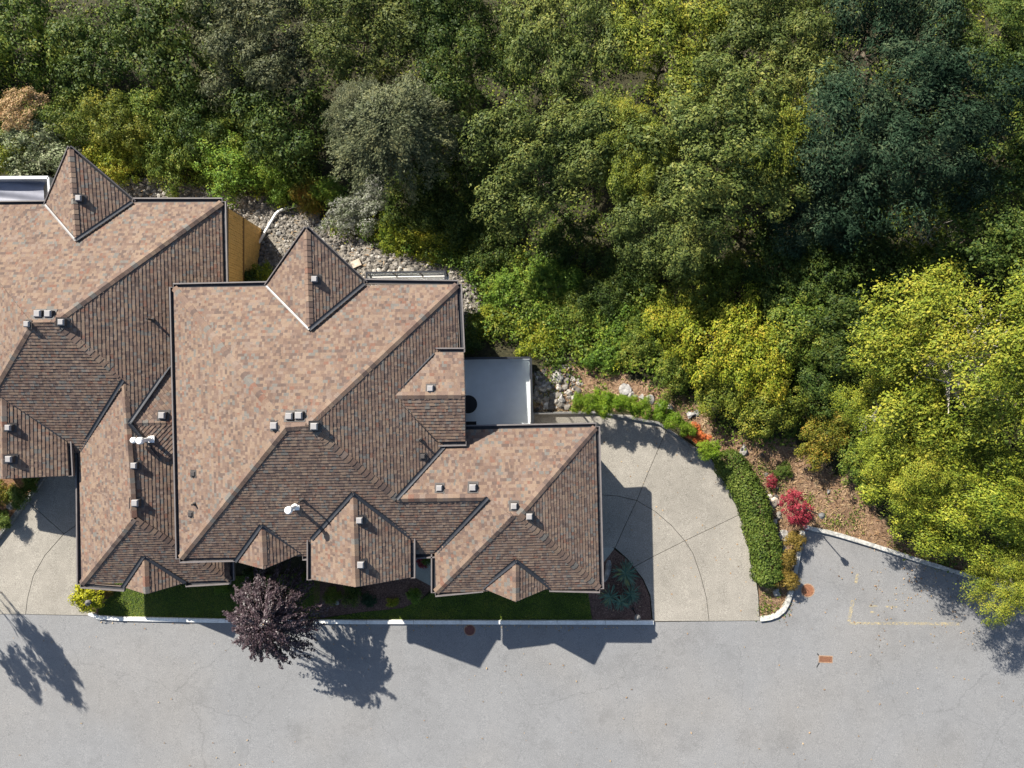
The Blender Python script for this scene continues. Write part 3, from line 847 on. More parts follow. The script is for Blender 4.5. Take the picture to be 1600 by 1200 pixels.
F([(724, 551, 4.3), D2, D1, (677, 551, 4.3)]); F([(680, 690, 4.3), D1, D2, (727, 689, 4.3)])
T_, RL, RR, V_ = (479, 358, 5.0), (417, 447, 3.7), (570, 443, 3.7), (484, 515, 5.0)
F([RL, V_, T_]); F([RR, T_, V_])
F1, F2 = (552, 770, 5.55), (556, 917, 5.55)
FL1, FL2, FR1, FR2 = (487, 842, 4.2), (487, 905, 4.2), (641, 838, 4.2), (641, 902, 4.2)
F([F1, FL1, FL2, F2]); F([F1, F2, FR2, FR1])
S1, S2, SL, SR = (409, 820, 4.65), (412, 889, 4.65), (368, 877, 3.7), (474, 863, 3.7)
F([S1, SL, S2]); F([S1, S2, SR])
K1, K2, KL, KR = (806, 875, 4.63), (806, 940, 4.63), (753, 918, 3.7), (860, 917, 3.7)
F([K1, KL, K2]); F([K1, K2, KR])
roof = dk.obj('roof', M['fascia'], HB)
tag(sh.obj('shingles', M['shingle'], roof), kind='stuff')
for a_, b_, an in ((R2, MM, 22), (R2, TR, 22), (R1, BL, 22), (R1, TL, 22), (R1, R2, 31), (MM, NN, 31), (G2, GBR, 22), (G2, GTR, 22), (G1, GBL, 22), (D1, D2, 28), (V_, T_, 31), (F1, F2, 30), (S1, S2, 31), (K1, K2, 31)):
    caps(roof, a_, b_, an)
ctr = (500, 660, 3.7); gct = (808, 795, 3.7)
gutter(HB, TL, BL, ctr); gutter(HB, TL, RL, ctr); gutter(HB, RR, TR, ctr)
gutter(HB, TR, (719, 549, 3.7), ctr); gutter(HB, BL, (368, 870, 3.7), ctr); gutter(HB, (474, 868, 3.7), (482, 868, 3.7), ctr); gutter(HB, (643, 866, 3.7), E2, ctr)
gutter(HB, (728, 672, 3.7), GTR, gct); gutter(HB, GTR, GBR, gct); gutter(HB, GBL, KL, gct); gutter(HB, KR, GBR, gct); gutter(HB, E2, GBL, gct)
gutter(HB, (677, 551, 4.3), (724, 551, 4.3), (700, 618, 4.3)); gutter(HB, (680, 690, 4.3), (727, 689, 4.3), (700, 618, 4.3))
gutter(HB, FL1, FL2, (560, 870, 4.2)); gutter(HB, FR1, FR2, (560, 870, 4.2))
for a_, b_ in ((RL, T_), (T_, RR)): gutter(HB, a_, b_, (484, 480, 4), wd=.10, rim=.04)
for a_, b_ in ((FL2, F2), (F2, FR2), (SL, S2), (S2, SR), (KL, K2), (K2, KR), ((724, 551, 4.3), D2), (D2, (727, 689, 4.3))): rake(HB, a_, b_)
valley(HB, RL, V_, .055, 'flash_sunlit')
for a_, b_ in ((RR, V_), (VC, MM), (NN, E2), ((677, 551, 4.3), D1), ((680, 690, 4.3), D1), (F1, FL1), (F1, FR1), (S1, SL), (S1, SR), (K1, KL), (K1, KR)): valley(HB, a_, b_)
for x, y in ((430, 665), (454, 650), (469, 649), (493, 666), (673, 607), (687, 762), (739, 761), (803, 790), (827, 806), (563, 812), (565, 881), (493, 437)): box_vent(HB, x, y)
for x, y in ((299, 803), (303, 740), (661, 713)): box_vent(HB, x, y, .2, 'vent_dark', .14)
for x, y, h_ in ((305, 787, .3), (657, 687, .35), (474, 781, .6)): pipe_vent(HB, x, y, .045, h_)
flue(HB, (462, 791), (456, 792))
# walls (plan inset under the eaves), a garage door, windows
def walls(parent, pts, zt, zb=-3.6, mat='wall', name='wall'):
    mb = MB(); mb.prism([(p.x, p.y) for p in (P(*q) for q in pts)], zt, zb); return mb.obj(name, M[mat], parent)
walls(HB, [(290, 466, 3.55), (700, 460, 3.55), (700, 690, 3.55), (680, 850, 3.55), (298, 856, 3.55)], 3.5)
gw = walls(HB, [(700, 690, 3.55), (915, 686, 3.55), (920, 902, 3.55), (697, 906, 3.55), (690, 850, 3.55)], 3.495)
walls(HB, [(498, 840, 3.9), (630, 840, 3.9), (630, 888, 3.9), (498, 892, 3.9)], 3.95)
walls(HB, [(690, 565, 4.1), (700, 565, 4.1), (700, 678, 4.1), (690, 678, 4.1)], 4.1)
def plate(parent, name, a, b_, z0, z1, mat, out, th=.05):    # panel on a wall between px points a, b (wall plane px at height 3.55)
    p, q = P(a[0], a[1], 3.55), P(b_[0], b_[1], 3.55)
    o = Vector(out) * th; mb = MB()
    vs = [Vector((s.x, s.y, z)) + oo for oo in (-o, o) for s in (p, q) for z in (z0, z1)]
    mb.add(vs, [(0, 1, 3, 2), (4, 6, 7, 5), (0, 2, 6, 4), (1, 5, 7, 3), (0, 4, 5, 1), (2, 3, 7, 6)])
    return mb.obj(name, mat if not isinstance(mat, str) else M[mat], parent)
door = plate(HB, 'garage_door', (916, 725), (918.5, 850), .15, 2.5, 'white', (1, 0, 0), .04)
for k_ in range(4):
    plate(door, 'panel', (916, 728), (918.5, 847), .2 + k_ * .57, .72 + k_ * .57, 'white', (1, 0, 0), .06)
for a_, b_ in (((520, 891), (610, 889)), ((770, 905), (850, 903))):
    fr = plate(HB, 'window', a_, b_, 1.0, 2.3, 'white', (0, -1, 0), .04)
    plate(fr, 'pane', (a_[0] + 4, a_[1]), (b_[0] - 4, b_[1]), 1.08, 2.22, 'glass', (0, -1, 0), .055)
# upper deck with dark guard rail
DZ = 0.4
dpts = [(700, 563, DZ), (829, 559, DZ), (832, 664, DZ), (700, 668, DZ)]
mb = MB(); mb.prism([(p.x, p.y) for p in (P(*q) for q in dpts)], DZ, DZ - .28); deck = mb.obj('deck', M['membrane'], HB)
mb = MB(); q = [P(*a_) for a_ in dpts]
mb.prism([(p.x, p.y) for p in (P(702, 571, DZ), P(820, 568, DZ), P(823, 655, DZ), P(702, 655, DZ))], DZ - .28, -3.4); mb.obj('wall', M['wall'], HB)
def rail_run(parent, a, b_, z, h=1.05, nb=None, mat='rail', posts=4, glass=False, wd=.06):
    p, q = P(a[0], a[1], z), P(b_[0], b_[1], z); d = q - p
    def bar(z0, w_, name):
        mb = MB(); dd = d.normalized(); s = Vector((-dd.y, dd.x, 0)) * w_ / 2; u_ = Vector((0, 0, .025))
        vs = [pp + s * sg + Vector((0, 0, z0)) + u_ * k_ for pp in (p, q) for sg in (-1, 1) for k_ in (-1, 1)]
        mb.add(vs, [(0, 1, 3, 2), (4, 6, 7, 5), (0, 4, 5, 1), (2, 3, 7, 6), (0, 2, 6, 4), (1, 5, 7, 3)])
        return mb.obj(name, M[mat], parent)
    bar(h, wd, 'top_rail'); bar(.1, wd * .7, 'bottom_rail')
    for i in range(posts):
        c_ = p + d * (i / (posts - 1)); mb = MB(); mb.box((c_.x, c_.y, c_.z + (h - .03) / 2), (.05, .05, h - .03)); mb.obj('post', M[mat], parent)
    if glass:
        for i in range(posts - 1):
            a2, b2 = p + d * ((i + .06) / (posts - 1)), p + d * ((i + .94) / (posts - 1))
            dd = d.normalized(); s = Vector((-dd.y, dd.x, 0)) * .004; mb = MB()
            vs = [pp + s * sg + Vector((0, 0, zz)) for pp in (a2, b2) for sg in (-1, 1) for zz in (.15, h - .06)]
            mb.add(vs, [(0, 1, 3, 2), (4, 6, 7, 5), (0, 4, 5, 1), (2, 3, 7, 6), (0, 2, 6, 4), (1, 5, 7, 3)]); mb.obj('glass_panel', M['glass'], parent)
    if nb:
        for i in range(nb):
            c_ = p + d * ((i + .5) / nb); mb = MB(); mb.box((c_.x, c_.y, c_.z + h / 2 + .04), (.02, .02, h - .12)); mb.obj('baluster', M[mat], parent)
for a_, b_ in (((728, 561), (828, 560)), ((828.5, 561), (831, 662))): rail_run(deck, a_, b_, DZ, 1.05, None, 'rail', 4, True, .09)
for xs in (757, 790):
    mb = MB(); p, q = P(xs, 565, DZ), P(xs + 1.5, 662, DZ); mb.box(((p + q) / 2 + Vector((0, 0, .003))).to_tuple(), (.05, (p - q).length, .008)); mb.obj('seam', M['membrane'], deck)
mb = MB(); p, q = P(827, 564, DZ), P(829.5, 660, DZ); mb.box(((p + q) / 2 + Vector((0, 0, .05))).to_tuple(), (.045, (p - q).length, .1)); mb.obj('upstand', M['pale_trim'], deck)
# rear balcony under the eave
BZ = .7
mb = MB(); mb.prism([(p.x, p.y) for p in (P(578, 431, BZ), P(701, 429, BZ), P(702, 470, BZ), P(578, 470, BZ))], BZ, BZ - .25); bal = mb.obj('balcony', M['white'], HB)
rail_run(bal, (579, 432), (700, 430), BZ, 1.1, None, 'rail', 4, True, .08)
rail_run(bal, (580, 433), (580, 466), BZ, 1.1, None, 'rail', 2, True, .08); rail_run(bal, (699, 431), (700, 466), BZ, 1.1, None, 'rail', 2, True, .08)

# ---- left townhouse
HA = empty('townhouse', P(100, 600, -.7), 'left townhouse cut by the photo edge with a lower brown roof and cedar side wall', 'house', 'attached townhouses along the street')
sh, dk = MB(), MB(); e = 1.75
ATL, ATR, A1, A2, ABL = (-95, 322, e), (346, 316, e), (50, 504, 5.3), (85, 503, 5.3), (-70, 712, e)
AM, AG, ABR, AFL, AVC, AXM = (194, 594, 3.95), (208, 811, 3.95), (359, 906, e), (127, 912, e), (125, 706, e), (352, 592, e)
F([ATL, A1, ABL]); F([ATR, A2, A1, ATL]); F([ABL, A1, A2, AM, AVC]); F([ATR, AXM, AM, A2], [AXM, ABR, AG, AM])
F([AM, AG, AFL, AVC]); F([AFL, AG, ABR])
AT, AL, AR, AV = (109, 232, 3.0), (72, 320, e), (208, 316, e), (120, 376, 3.0)
F([AL, AV, AT]); F([AR, AT, AV])
B1, B2, BLc, BRc = (226, 868, 2.65), (228, 928, 2.65), (193, 917, e), (291, 910, e)
F([B1, BLc, B2]); F([B1, B2, BRc])
C1, C2 = (204, 661, 3.9), (296, 659, 3.25)
F([C1, C2, (296, 528, 2.4)]); F([C1, (296, 778, 2.4), C2])
Q1, Q2, QR1, QR2 = (4, 617, 3.35), (5, 748, 3.35), (104, 685, 2.15), (107, 743, 2.15)
F([Q1, Q2, QR2, QR1]); F([Q1, (-92, 690, 2.15), (-92, 750, 2.15), Q2])
roof = dk.obj('roof', M['fascia'], HA)
tag(sh.obj('shingles', M['shingle'], roof), kind='stuff')
for a_, b_, an in ((A2, AM, 22), (A2, ATR, 22), (A1, ABL, 22), (A1, A2, 31), (AM, AG, 31), (AG, ABR, 22), (AG, AFL, 22), (AV, AT, 31), (B1, B2, 31), (C1, C2, 25), (Q1, Q2, 30)):
    caps(roof, a_, b_, an)
act = (200, 600, e)
gutter(HA, ATL, AL, act); gutter(HA, AR, ATR, act); gutter(HA, ATR, (352, 592, e), act); gutter(HA, AXM, ABR, act)
gutter(HA, AVC, AFL, act); gutter(HA, AFL, BLc, act); gutter(HA, BRc, ABR, act); gutter(HA, QR1, QR2, (50, 700, 2))
for a_, b_ in ((AL, AT), (AT, AR)): gutter(HA, a_, b_, (120, 340, 2), wd=.10, rim=.04)
for a_, b_ in ((BLc, B2), (B2, BRc), (Q2, QR2)): rake(HA, a_, b_)
valley(HA, AL, AV, .055, 'flash_sunlit')
for a_, b_ in ((AR, AV), (AM, AVC), (B1, BLc), (B1, BRc), (C1, (272, 563, 2.85)), (C1, (276, 750, 2.75)), (Q1, QR1)): valley(HA, a_, b_)
for x, y in ((63, 491), (79, 491), (46, 507), (99, 504), (17, 668), (18, 717), (256, 649), (212, 727), (214, 785), (126, 311)): box_vent(HA, x, y)
pipe_vent(HA, 239, 500)
flue(HA, (236, 686), (224, 685))
o = [c_ for c_ in HA.children if c_.name.startswith('flue')][0]
p = world_loc(o); mb = MB(); mb.tube([p + Vector((0, 0, .55)), p + Vector((-.4, 0, .62))], .07, 10); mb.lathe([(.09, -.1), (.13, 0), (.13, .14), (.08, .2)], p + Vector((-.42, 0, .55)), 14); mb.obj('flue_arm', M['white'], HA)
walls(HA, [(-95, 340, e), (330, 334, e), (340, 590, e), (343, 890, e), (143, 895, e), (140, 700, e), (-95, 700, e)], e - .2, -4.5)
# cedar boarded side wall: boards and two dark bands
xw = P(346, 316, e).x - .06; y0, y1 = P(346, 318, e).y, P(352, 560, e).y
mb = MB(); n = 62
for i in range(n):
    yy = y0 + (y1 - y0) * (i + .5) / n; mb.box((xw, yy, -1.25), (.06 + .02 * (i % 2), abs(y1 - y0) / n * .86, 5.5))
tag(mb.obj('cedar_boards', M['cedar'], HA), kind='stuff')
for zz in (1.0, -.95):
    mb = MB(); mb.box((xw + .03, (y0 + y1) / 2 if zz > 0 else y0 - 1.6, zz), (.05, abs(y1 - y0) if zz > 0 else 3.2, .16)); mb.obj('band', M['cedar_dark'], HA)
# rear deck with white parapet and wrinkled grey cover
z = .9
mb = MB(); q = [P(x, y, z) for x, y in ((-95, 277), (74, 277), (75, 330), (-95, 330))]
mb.prism([(p.x, p.y) for p in q], z, z - .3)
dka = mb.obj('deck', M['wall'], HA)
nx_, ny_ = 60, 20; vs = []
for j in range(ny_):
    for i in range(nx_):
        p = P(-90 + 161 * i / (nx_ - 1), 279 + 46 * j / (ny_ - 1), z)
        s = .05 * math.sin(p.y * 7 + .8 * math.sin(p.x * 1.1)) + .03 * math.sin(p.y * 13 + p.x * 1.7)
        vs.append((p.x, p.y, z + .09 + s))
mb = MB(); mb.add(vs, [(j * nx_ + i, (j + 1) * nx_ + i, (j + 1) * nx_ + i + 1, j * nx_ + i + 1) for j in range(ny_ - 1) for i in range(nx_ - 1)])
mb.obj('cover', M['tarp'], dka, True)
for a_, b_, wd in (((-95, 278), (75, 277), .14), ((75, 277), (77, 312), .10)):
    p, q = P(a_[0], a_[1], z + .55), P(b_[0], b_[1], z + .55); d = (q - p).normalized(); s = Vector((-d.y, d.x, 0)) * wd / 2
    mb = MB(); mb.prism([tuple((p + s)[:2]), tuple((p - s)[:2]), tuple((q - s)[:2]), tuple((q + s)[:2])], z + .55, z - .1); mb.obj('parapet', M['pale_trim'], dka)

# ------------------------------------------------------------------ small things
# rail beside the driveway head
root = empty('railing', Pg(866, 643), 'dark metal guard railing at the top of the driveway beside the deck', 'railing')
zz = Pg(866, 643).z
rail_run(root, (833, 645), (906, 644), zz, 1.05, 22, 'railg', 4)
rail_run(root, (833, 646), (834, 664), zz, 1.05, 5, 'railg', 2)
# round black table and dark bench on the deck
p = P(733, 631, DZ); root = empty('round_table', p, 'round black patio table on the grey deck half under the roof', 'table')
mb = MB(); mb.lathe([(.40, .70), (.43, .705), (.43, .735), (.40, .74)], (0, 0, 0), 36); mb.obj('tabletop', M['black'], root, loc=(0, 0, 0))
mb = MB(); mb.lathe([(.25, 0), (.25, .03), (.04, .06), (.04, .70)], (0, 0, 0), 16); mb.obj('leg', M['black'], root, loc=(0, 0, 0))
p = P(735, 662, DZ); root = empty('bench', p, 'small dark bench on the deck beside the garage roof gutter', 'bench')
mb = MB(); mb.box((0, 0, .43), (.62, .26, .05)); mb.obj('seat', M['black'], root, loc=(0, 0, 0))
for sx in (-.27, .27):
    for sy in (-.1, .1):
        mb = MB(); mb.box((sx, sy, .2), (.04, .04, .405)); mb.obj('leg', M['black'], root, loc=(0, 0, 0))
# path lights
def light(px, py, h, label, group='garden path lights'):
    # head at the pixel, pole plumb below it
    z = 0.0
    for _ in range(6):
        p = P(px, py, z + h); z = TILT * p.x
    root = empty('path_light', (p.x, p.y, z), label, 'path light', group)
    mb = MB(); mb.lathe([(.07, 0), (.07, .03), (.03, .05), (.026, h - .25)], (0, 0, 0), 10); mb.obj('pole', M['black'], root, loc=(0, 0, 0))
    mb = MB(); mb.lathe([(.03, h - .27), (.10, h - .20), (.13, h - .02), (.15, h), (.05, h + .08), (.01, h + .14)], (0, 0, 0), 8); mb.obj('lamp_head', M['railg'], root, loc=(0, 0, 0))
light(1284.5, 806, 2.9, 'tall dark path light behind the parking bay kerb by the red shrub')
light(996, 965, 1.3, 'low path light at the kerb corner beside the middle driveway')
light(137, 942, 1.3, 'low black path light beside the round yellow shrub')
# white drain pipe
mb = MB(); q = [Pt(x, y, .22) for x, y in ((404, 380), (431, 334), (437, 329), (464, 321))]; mb.tube(q, .075, 10)
tag(mb.obj('drain_pipe', M['white'], None, True), 'bent white plastic drain pipe lying across the gravel slope', 'pipe')

# rocks
def rock_mesh(seed, mat, sx=1, sy=1, sz=.7, sub=2, rough=.25):
    bm = bmesh.new(); bmesh.ops.create_icosphere(bm, subdivisions=sub, radius=1)
    r_ = random.Random(seed); dirs = [Vector((r_.gauss(0, 1), r_.gauss(0, 1), r_.gauss(0, 1))).normalized() for _ in range(13)]; cut = [r_.uniform(.35, .8) for _ in dirs]
    for v in bm.verts:
        for d, c_ in zip(dirs, cut):
            k_ = v.co.dot(d)
            if k_ > c_: v.co -= d * (k_ - c_)
        v.co += Vector((r_.gauss(0, .03), r_.gauss(0, .03), r_.gauss(0, .03)))
        v.co = Vector((v.co.x * sx, v.co.y * sy, v.co.z * sz))
    me = bpy.data.meshes.new('rock'); bm.to_mesh(me); bm.free(); me.materials.append(mat); return me
RM = {k_: [rock_mesh(40 + i, M[k_], 1, random.uniform(.6, .9), random.uniform(.5, .75)) for i in range(4)] for k_ in ('rock', 'rock_pale', 'rock_tan')}
_rk = 0
def rock(px, py, rpx, mat, label, group=None, rz=None, sc=(1, 1, 1)):
    global _rk
    p = Pt(px, py); o = link('boulder', RM[mat][_rk % 4]); _rk += 1
    r = rpx * 1.15 / PXM; o.location = p + Vector((0, 0, r * .2)); o.scale = (r * sc[0], r * sc[1], r * sc[2]); o.rotation_euler = (0, 0, rz if rz is not None else _rk * 1.9)
    tag(o, label, 'rock', group)
rock(436, 367, 9, 'rock_pale', 'single white boulder beside the bent drain pipe')
rock(412, 379, 5, 'rock_pale', 'small pale stone at the lower end of the drain pipe')
p = Pt(557, 412, .14); mb = MB(); mb.box((0, 0, 0), (.48, .36, .26), 0, .4); o = mb.obj('stone_block', M['rock_tan'], None, loc=p); tag(o, 'flat tan stone block beside the rear gable tip', 'stone block')
WB = 'boulders along the curved driveway bank'
for x, y, r_, mt, lb in ((975, 611, 12, 'rock', 'large angular grey boulder at the left end of the rock row'), (984, 618, 8, 'rock_pale', 'white boulder tucked under the angular grey one'),
                        (992, 621, 7, 'rock_pale', 'small white boulder second in the rock row'), (1002, 620, 7, 'rock_pale', 'small pale triangular boulder mid rock row'),
                        (1016, 626, 10, 'rock_pale', 'broad white boulder in the middle of the rock row'), (1033, 634, 8, 'rock', 'grey boulder right of the broad white one'),
                        (1047, 637, 8, 'rock_pale', 'pale boulder at the right end of the rock row'), (1077, 648, 9, 'rock', 'grey boulder in dry grass behind the orange flowers'), (1090, 645, 7, 'rock', 'small grey boulder furthest right in the dry grass'),
                        (852, 602, 13, 'rock', 'grey boulder beside the deck corner'), (872, 588, 14, 'rock_pale', 'pale boulder on the bank above the deck corner'), (877, 625, 10, 'rock', 'grey boulder left of the first lime shrub'), (855, 632, 8, 'rock', 'small grey boulder just behind the guard railing'),
                        (1162, 702, 10, 'rock_pale', 'pale boulder above the dark hedge top'), (1208, 783, 12, 'rock_tan', 'tan boulder beside the hedge left of the red shrub'), (1209, 815, 9, 'rock_pale', 'pale boulder below the tan one beside the hedge'),
                        (1221, 836, 11, 'rock', 'blue grey boulder between hedge and bronze shrubs'), (1219, 857, 10, 'rock_pale', 'long pale boulder between hedge and middle bronze shrub'), (1212, 926, 11, 'rock_pale', 'white boulder at the foot of the dark hedge'),
                        (1294, 767, 5, 'rock', 'small grey stone on the brown mulch bank'), (1255, 796, 6, 'rock', 'stone below the red shrub')):
    rock(x, y, r_, mt, lb, WB)
rock(948, 893, 13, 'rock', 'long blue grey boulder beside the garage corner among the yuccas', None, 1.45, (1.6, .75, .9))
rock(528, 941, 7, 'rock_pale', 'small pale stone in the shaded bark bed')
rock(10, 781, 8, 'rock_pale', 'pale boulder in the left garden bed at the photo edge'); rock(19, 792, 9, 'rock_pale', 'flat pale boulder beside the slanting left kerb')

# ------------------------------------------------------------------ vegetation: trees and shrubs one by one
FT = 'trees of the wood behind the houses'
FS = 'shrubs on the slope behind the houses'
TREES = [
 # proto, px, py, r, H, leaf, label, sx, trunk
 ('spray', 618, 200, 108, 7.5, 'grey_olive', 'grey olive tree with drooping sprays left of the wood', 1.0, 't'),
 ('spray', 560, 175, 62, 6.5, 'grey_olive', 'smaller grey olive tree at the left side of the drooping one', 1.0, 't'),
 ('shrub', 440, 190, 78, 4.5, 'dark', 'dark yellowish green small tree left of the grey olive trees', 1.0, 't'),
 ('shrub', 705, 245, 75, 3.4, 'dark', 'dark green small tree between the grey olive tree and the big olive crown', .9, 't'),
 ('olive', 850, 255, 122, 7.5, 'olive', 'big olive green tree, first broad crown right of the dark gap', 1.0, 't'),
 ('spray', 965, 215, 86, 7, 'yellow_olive', 'yellowish tree squeezed between two big olive crowns', .85, 't'),
 ('olive', 1135, 235, 130, 8.5, 'olive', 'tallest olive green tree with golden tinted top in mid wood', 1.05, 't'),
 ('olive', 1045, 345, 92, 6.2, 'olive', 'lower olive green crown in front of the tallest tree', 1.1, 't'),
 ('olive', 1010, 270, 70, 6.8, 'yellow_olive', 'small yellow olive crown under the tallest tree', 1.0, 't'),
 ('teal', 1330, 240, 118, 8, 'teal', 'blue green conifer with soft plumes right of the tallest olive tree', 1.0, 't'),
 ('teal', 1460, 195, 118, 8.5, 'teal', 'second blue green conifer near the upper right corner', 1.0, 't'),
 ('teal', 1275, 330, 80, 5, 'teal', 'lower dark conifer plume below the blue green conifers', 1.0, 't'),
 ('shrub', 1572, 260, 85, 5, 'dark', 'dark olive tree at the upper right edge', 1.0, 't'),
 ('shrub', 1540, 365, 82, 4.5, 'dark', 'dense dark green small tree above the bright birch crown', 1.0, 't'),
 ('birch', 1510, 560, 182, 7.6, 'birch', 'large bright yellow green birch crown at the right edge', 1.0, 'p'),
 ('birch', 1492, 762, 138, 5.6, 'birch', 'lower yellow green birch overhanging the parking bay', 1.1, 'p'),
 ('birch', 1400, 655, 92, 5, 'birch', 'smaller yellow green birch on the left flank of the large one', 1.0, 'p'),
 ('birch', 1430, 722, 88, 5.6, 'birch', 'middle yellow green birch crown between the large and the overhanging one', 1.0, 'p'),
 ('birch', 1590, 890, 85, 4.4, 'birch', 'small yellow green birch over the street at the lower right', 1.0, 'p'),
 ('spray', 1205, 215, 92, 8.0, 'yellow_olive', 'golden tipped feathery tree at the right flank of the tallest olive tree', 1.0, 't'),
]
for pr, x, y, r_, H_, lf, lb, sx, tk in TREES:
    plant('birch_tree' if pr == 'birch' else 'conifer_tree' if pr == 'teal' else 'broadleaf_tree', pr, x, y, r_, H_, lf, lb, 'tree', FT, tk, sx)
for i, (x, y, r_, H_, lf, pr, lb) in enumerate((
  (40, 60, 80, 5, 'mid', 'shrub', 'mid green bush beyond the orange tinted shrub'), (160, 90, 70, 5, 'dark', 'shrub', 'dark bush at the top left'), (280, 60, 90, 7, 'dark', 'shrub', 'dark small tree at the top left'),
  (420, 60, 110, 10, 'grey_olive', 'olive', 'grey olive tree at the top beyond the dark small tree'), (580, 40, 110, 11, 'olive', 'olive', 'olive tree at the top behind the drooping grey one'),
  (730, 70, 110, 11, 'dark', 'olive', 'dark green tree at the top over the dark gap'), (890, 60, 110, 12, 'olive', 'olive', 'olive tree at the top behind the first broad crown'),
  (1050, 70, 110, 12, 'yellow_olive', 'olive', 'yellow olive tree at the top behind the squeezed yellowish tree'), (1220, 60, 110, 13, 'olive', 'olive', 'olive tree at the top behind the tallest tree'),
  (1380, 50, 110, 13, 'teal', 'teal', 'blue green conifer at the top behind the first conifer'), (1540, 70, 100, 11, 'dark', 'olive', 'dark tree at the top right corner'),
  (1690, 150, 110, 10, 'dark', 'olive', 'dark tree beyond the right edge at the top'), (1700, 400, 110, 9, 'mid', 'olive', 'mid green tree beyond the right edge'), (-90, 120, 90, 5, 'mid', 'shrub', 'bush beyond the left edge'),
  (1720, 640, 120, 11, 'birch', 'birch', 'yellow green birch beyond the right edge'), (1720, 860, 100, 8, 'birch', 'birch', 'yellow green birch beyond the lower right edge'))):
    plant('broadleaf_tree', pr, x, y, r_, H_ * .62, lf, lb, 'tree', FT)
SHR = [
 (30, 172, 36, 3.4, 'peach', 'peach and orange tinted shrub in the upper left corner'),
 (62, 236, 62, 3.0, 'sage', 'large pale sage green shrub above the white deck parapet'),
 (10, 250, 40, 2.4, 'yellow', 'yellowish shrub at the left edge beside the pale sage one'),
 (125, 190, 45, 3.0, 'mid', 'green shrub right of the peach tinted shrub'),
 (188, 195, 50, 3.6, 'yellow_olive', 'tall yellow olive shrub above the left gable tip'),
 (185, 250, 42, 2.4, 'yellow', 'yellow green shrub right of the left gable tip'),
 (245, 180, 50, 3.4, 'mid', 'loose green shrub between the yellow olive and dark shrubs'),
 (258, 252, 46, 2.4, 'mid', 'feathery green shrub at the top of the gravel slope'),
 (305, 195, 52, 3.2, 'dark', 'dark olive shrub in the upper left thicket'),
 (335, 225, 40, 2.6, 'mid', 'dull green shrub above the vivid green one'),
 (362, 262, 56, 2.4, 'vivid', 'vivid green rounded shrub above the left townhouse corner'),
 (420, 250, 40, 2.2, 'vivid', 'vivid green shrub right of the largest vivid one'),
 (445, 290, 30, 1.4, 'vivid', 'low bright green shrub above the bent drain pipe'),
 (482, 305, 28, 1.2, 'golden', 'low golden brown shrub right of the drain pipe'),
 (518, 300, 26, 1.3, 'vivid', 'small vivid green shrub left of the grey white shrub'),
 (553, 338, 38, 2.0, 'grey_white', 'grey white flowering shrub at the edge of the gravel slope'),
 (578, 300, 24, 1.6, 'grey_white', 'small grey white sprig behind the flowering shrub'),
 (618, 368, 32, 1.4, 'yellow', 'yellow green low shrub left of the golden mound'),
 (680, 385, 46, 1.4, 'yellow', 'bright golden yellow mound above the rear balcony'),
 (648, 330, 48, 1.8, 'dark', 'dark green shrub behind the golden mound'),
 (715, 345, 52, 2.0, 'dark', 'deep green shrub right behind the golden mound'),
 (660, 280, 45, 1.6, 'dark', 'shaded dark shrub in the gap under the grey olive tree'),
 (770, 400, 50, 2.0, 'dark', 'dark green shrub under the first broad olive crown'),
 (800, 465, 54, 1.9, 'vivid', 'vivid green shrub nearest the rear house corner'),
 (765, 500, 34, 1.3, 'yellow', 'low yellowish shrub beside the right gutter of the middle townhouse'),
 (862, 450, 56, 2.1, 'vivid', 'vivid green shrub in the middle of the sunny slope'),
 (900, 505, 52, 1.8, 'mid', 'mid green shrub on the sunny slope above the deck'),
 (845, 525, 46, 1.4, 'yellow', 'yellow green low shrub above the deck'),
 (945, 465, 52, 2.4, 'dark', 'dark green shrub between the sunny slope and the yellow shrubs'),
 (950, 545, 44, 1.5, 'vivid', 'bright green shrub above the rock row'),
 (1000, 540, 46, 2.2, 'mid', 'mid green shrub left of the yellow shrubs'),
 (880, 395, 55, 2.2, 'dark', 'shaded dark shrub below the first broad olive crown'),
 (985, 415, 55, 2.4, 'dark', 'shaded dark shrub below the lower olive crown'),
 (1100, 455, 62, 3.6, 'yellow_olive', 'tall yellow olive shrub, top of the yellow shrub group'),
 (1060, 515, 52, 3.0, 'yellow', 'yellow shrub at the left of the yellow shrub group'),
 (1130, 530, 62, 3.4, 'yellow', 'broad yellow shrub in the middle of the yellow shrub group'),
 (1185, 570, 58, 3.4, 'yellow', 'yellow shrub at the right of the yellow shrub group'),
 (1130, 600, 48, 2.4, 'yellow_olive', 'yellow olive shrub below the broad yellow one'),
 (1200, 635, 50, 2.6, 'yellow_olive', 'lowest yellow olive shrub above the brown mulch bank'),
 (1060, 580, 40, 1.8, 'mid', 'green shrub at the foot of the yellow shrub group'),
 (1215, 420, 66, 3.6, 'dark', 'dark green shrub below the lower conifer plume'),
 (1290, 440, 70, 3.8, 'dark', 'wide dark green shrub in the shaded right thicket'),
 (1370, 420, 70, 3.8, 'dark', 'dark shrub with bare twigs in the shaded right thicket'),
 (1440, 430, 62, 3.6, 'mid', 'dull green shrub left above the birch crown'),
 (1255, 510, 60, 3.4, 'mid', 'olive green shrub right of the yellow shrub group'),
 (1330, 530, 66, 4.0, 'dark', 'tall dark olive shrub left of the large birch'),
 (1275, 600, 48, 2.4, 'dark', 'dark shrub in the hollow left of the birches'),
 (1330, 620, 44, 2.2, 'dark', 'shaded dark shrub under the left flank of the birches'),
 (1283, 685, 42, 2.1, 'golden', 'round golden orange shrub on the brown mulch bank'),
 (1350, 720, 46, 2.0, 'mid', 'green shrub between the round golden shrub and the birch'),
 (1225, 735, 14, .6, 'mid', 'small green tuft on the bank above the red shrub'),
]
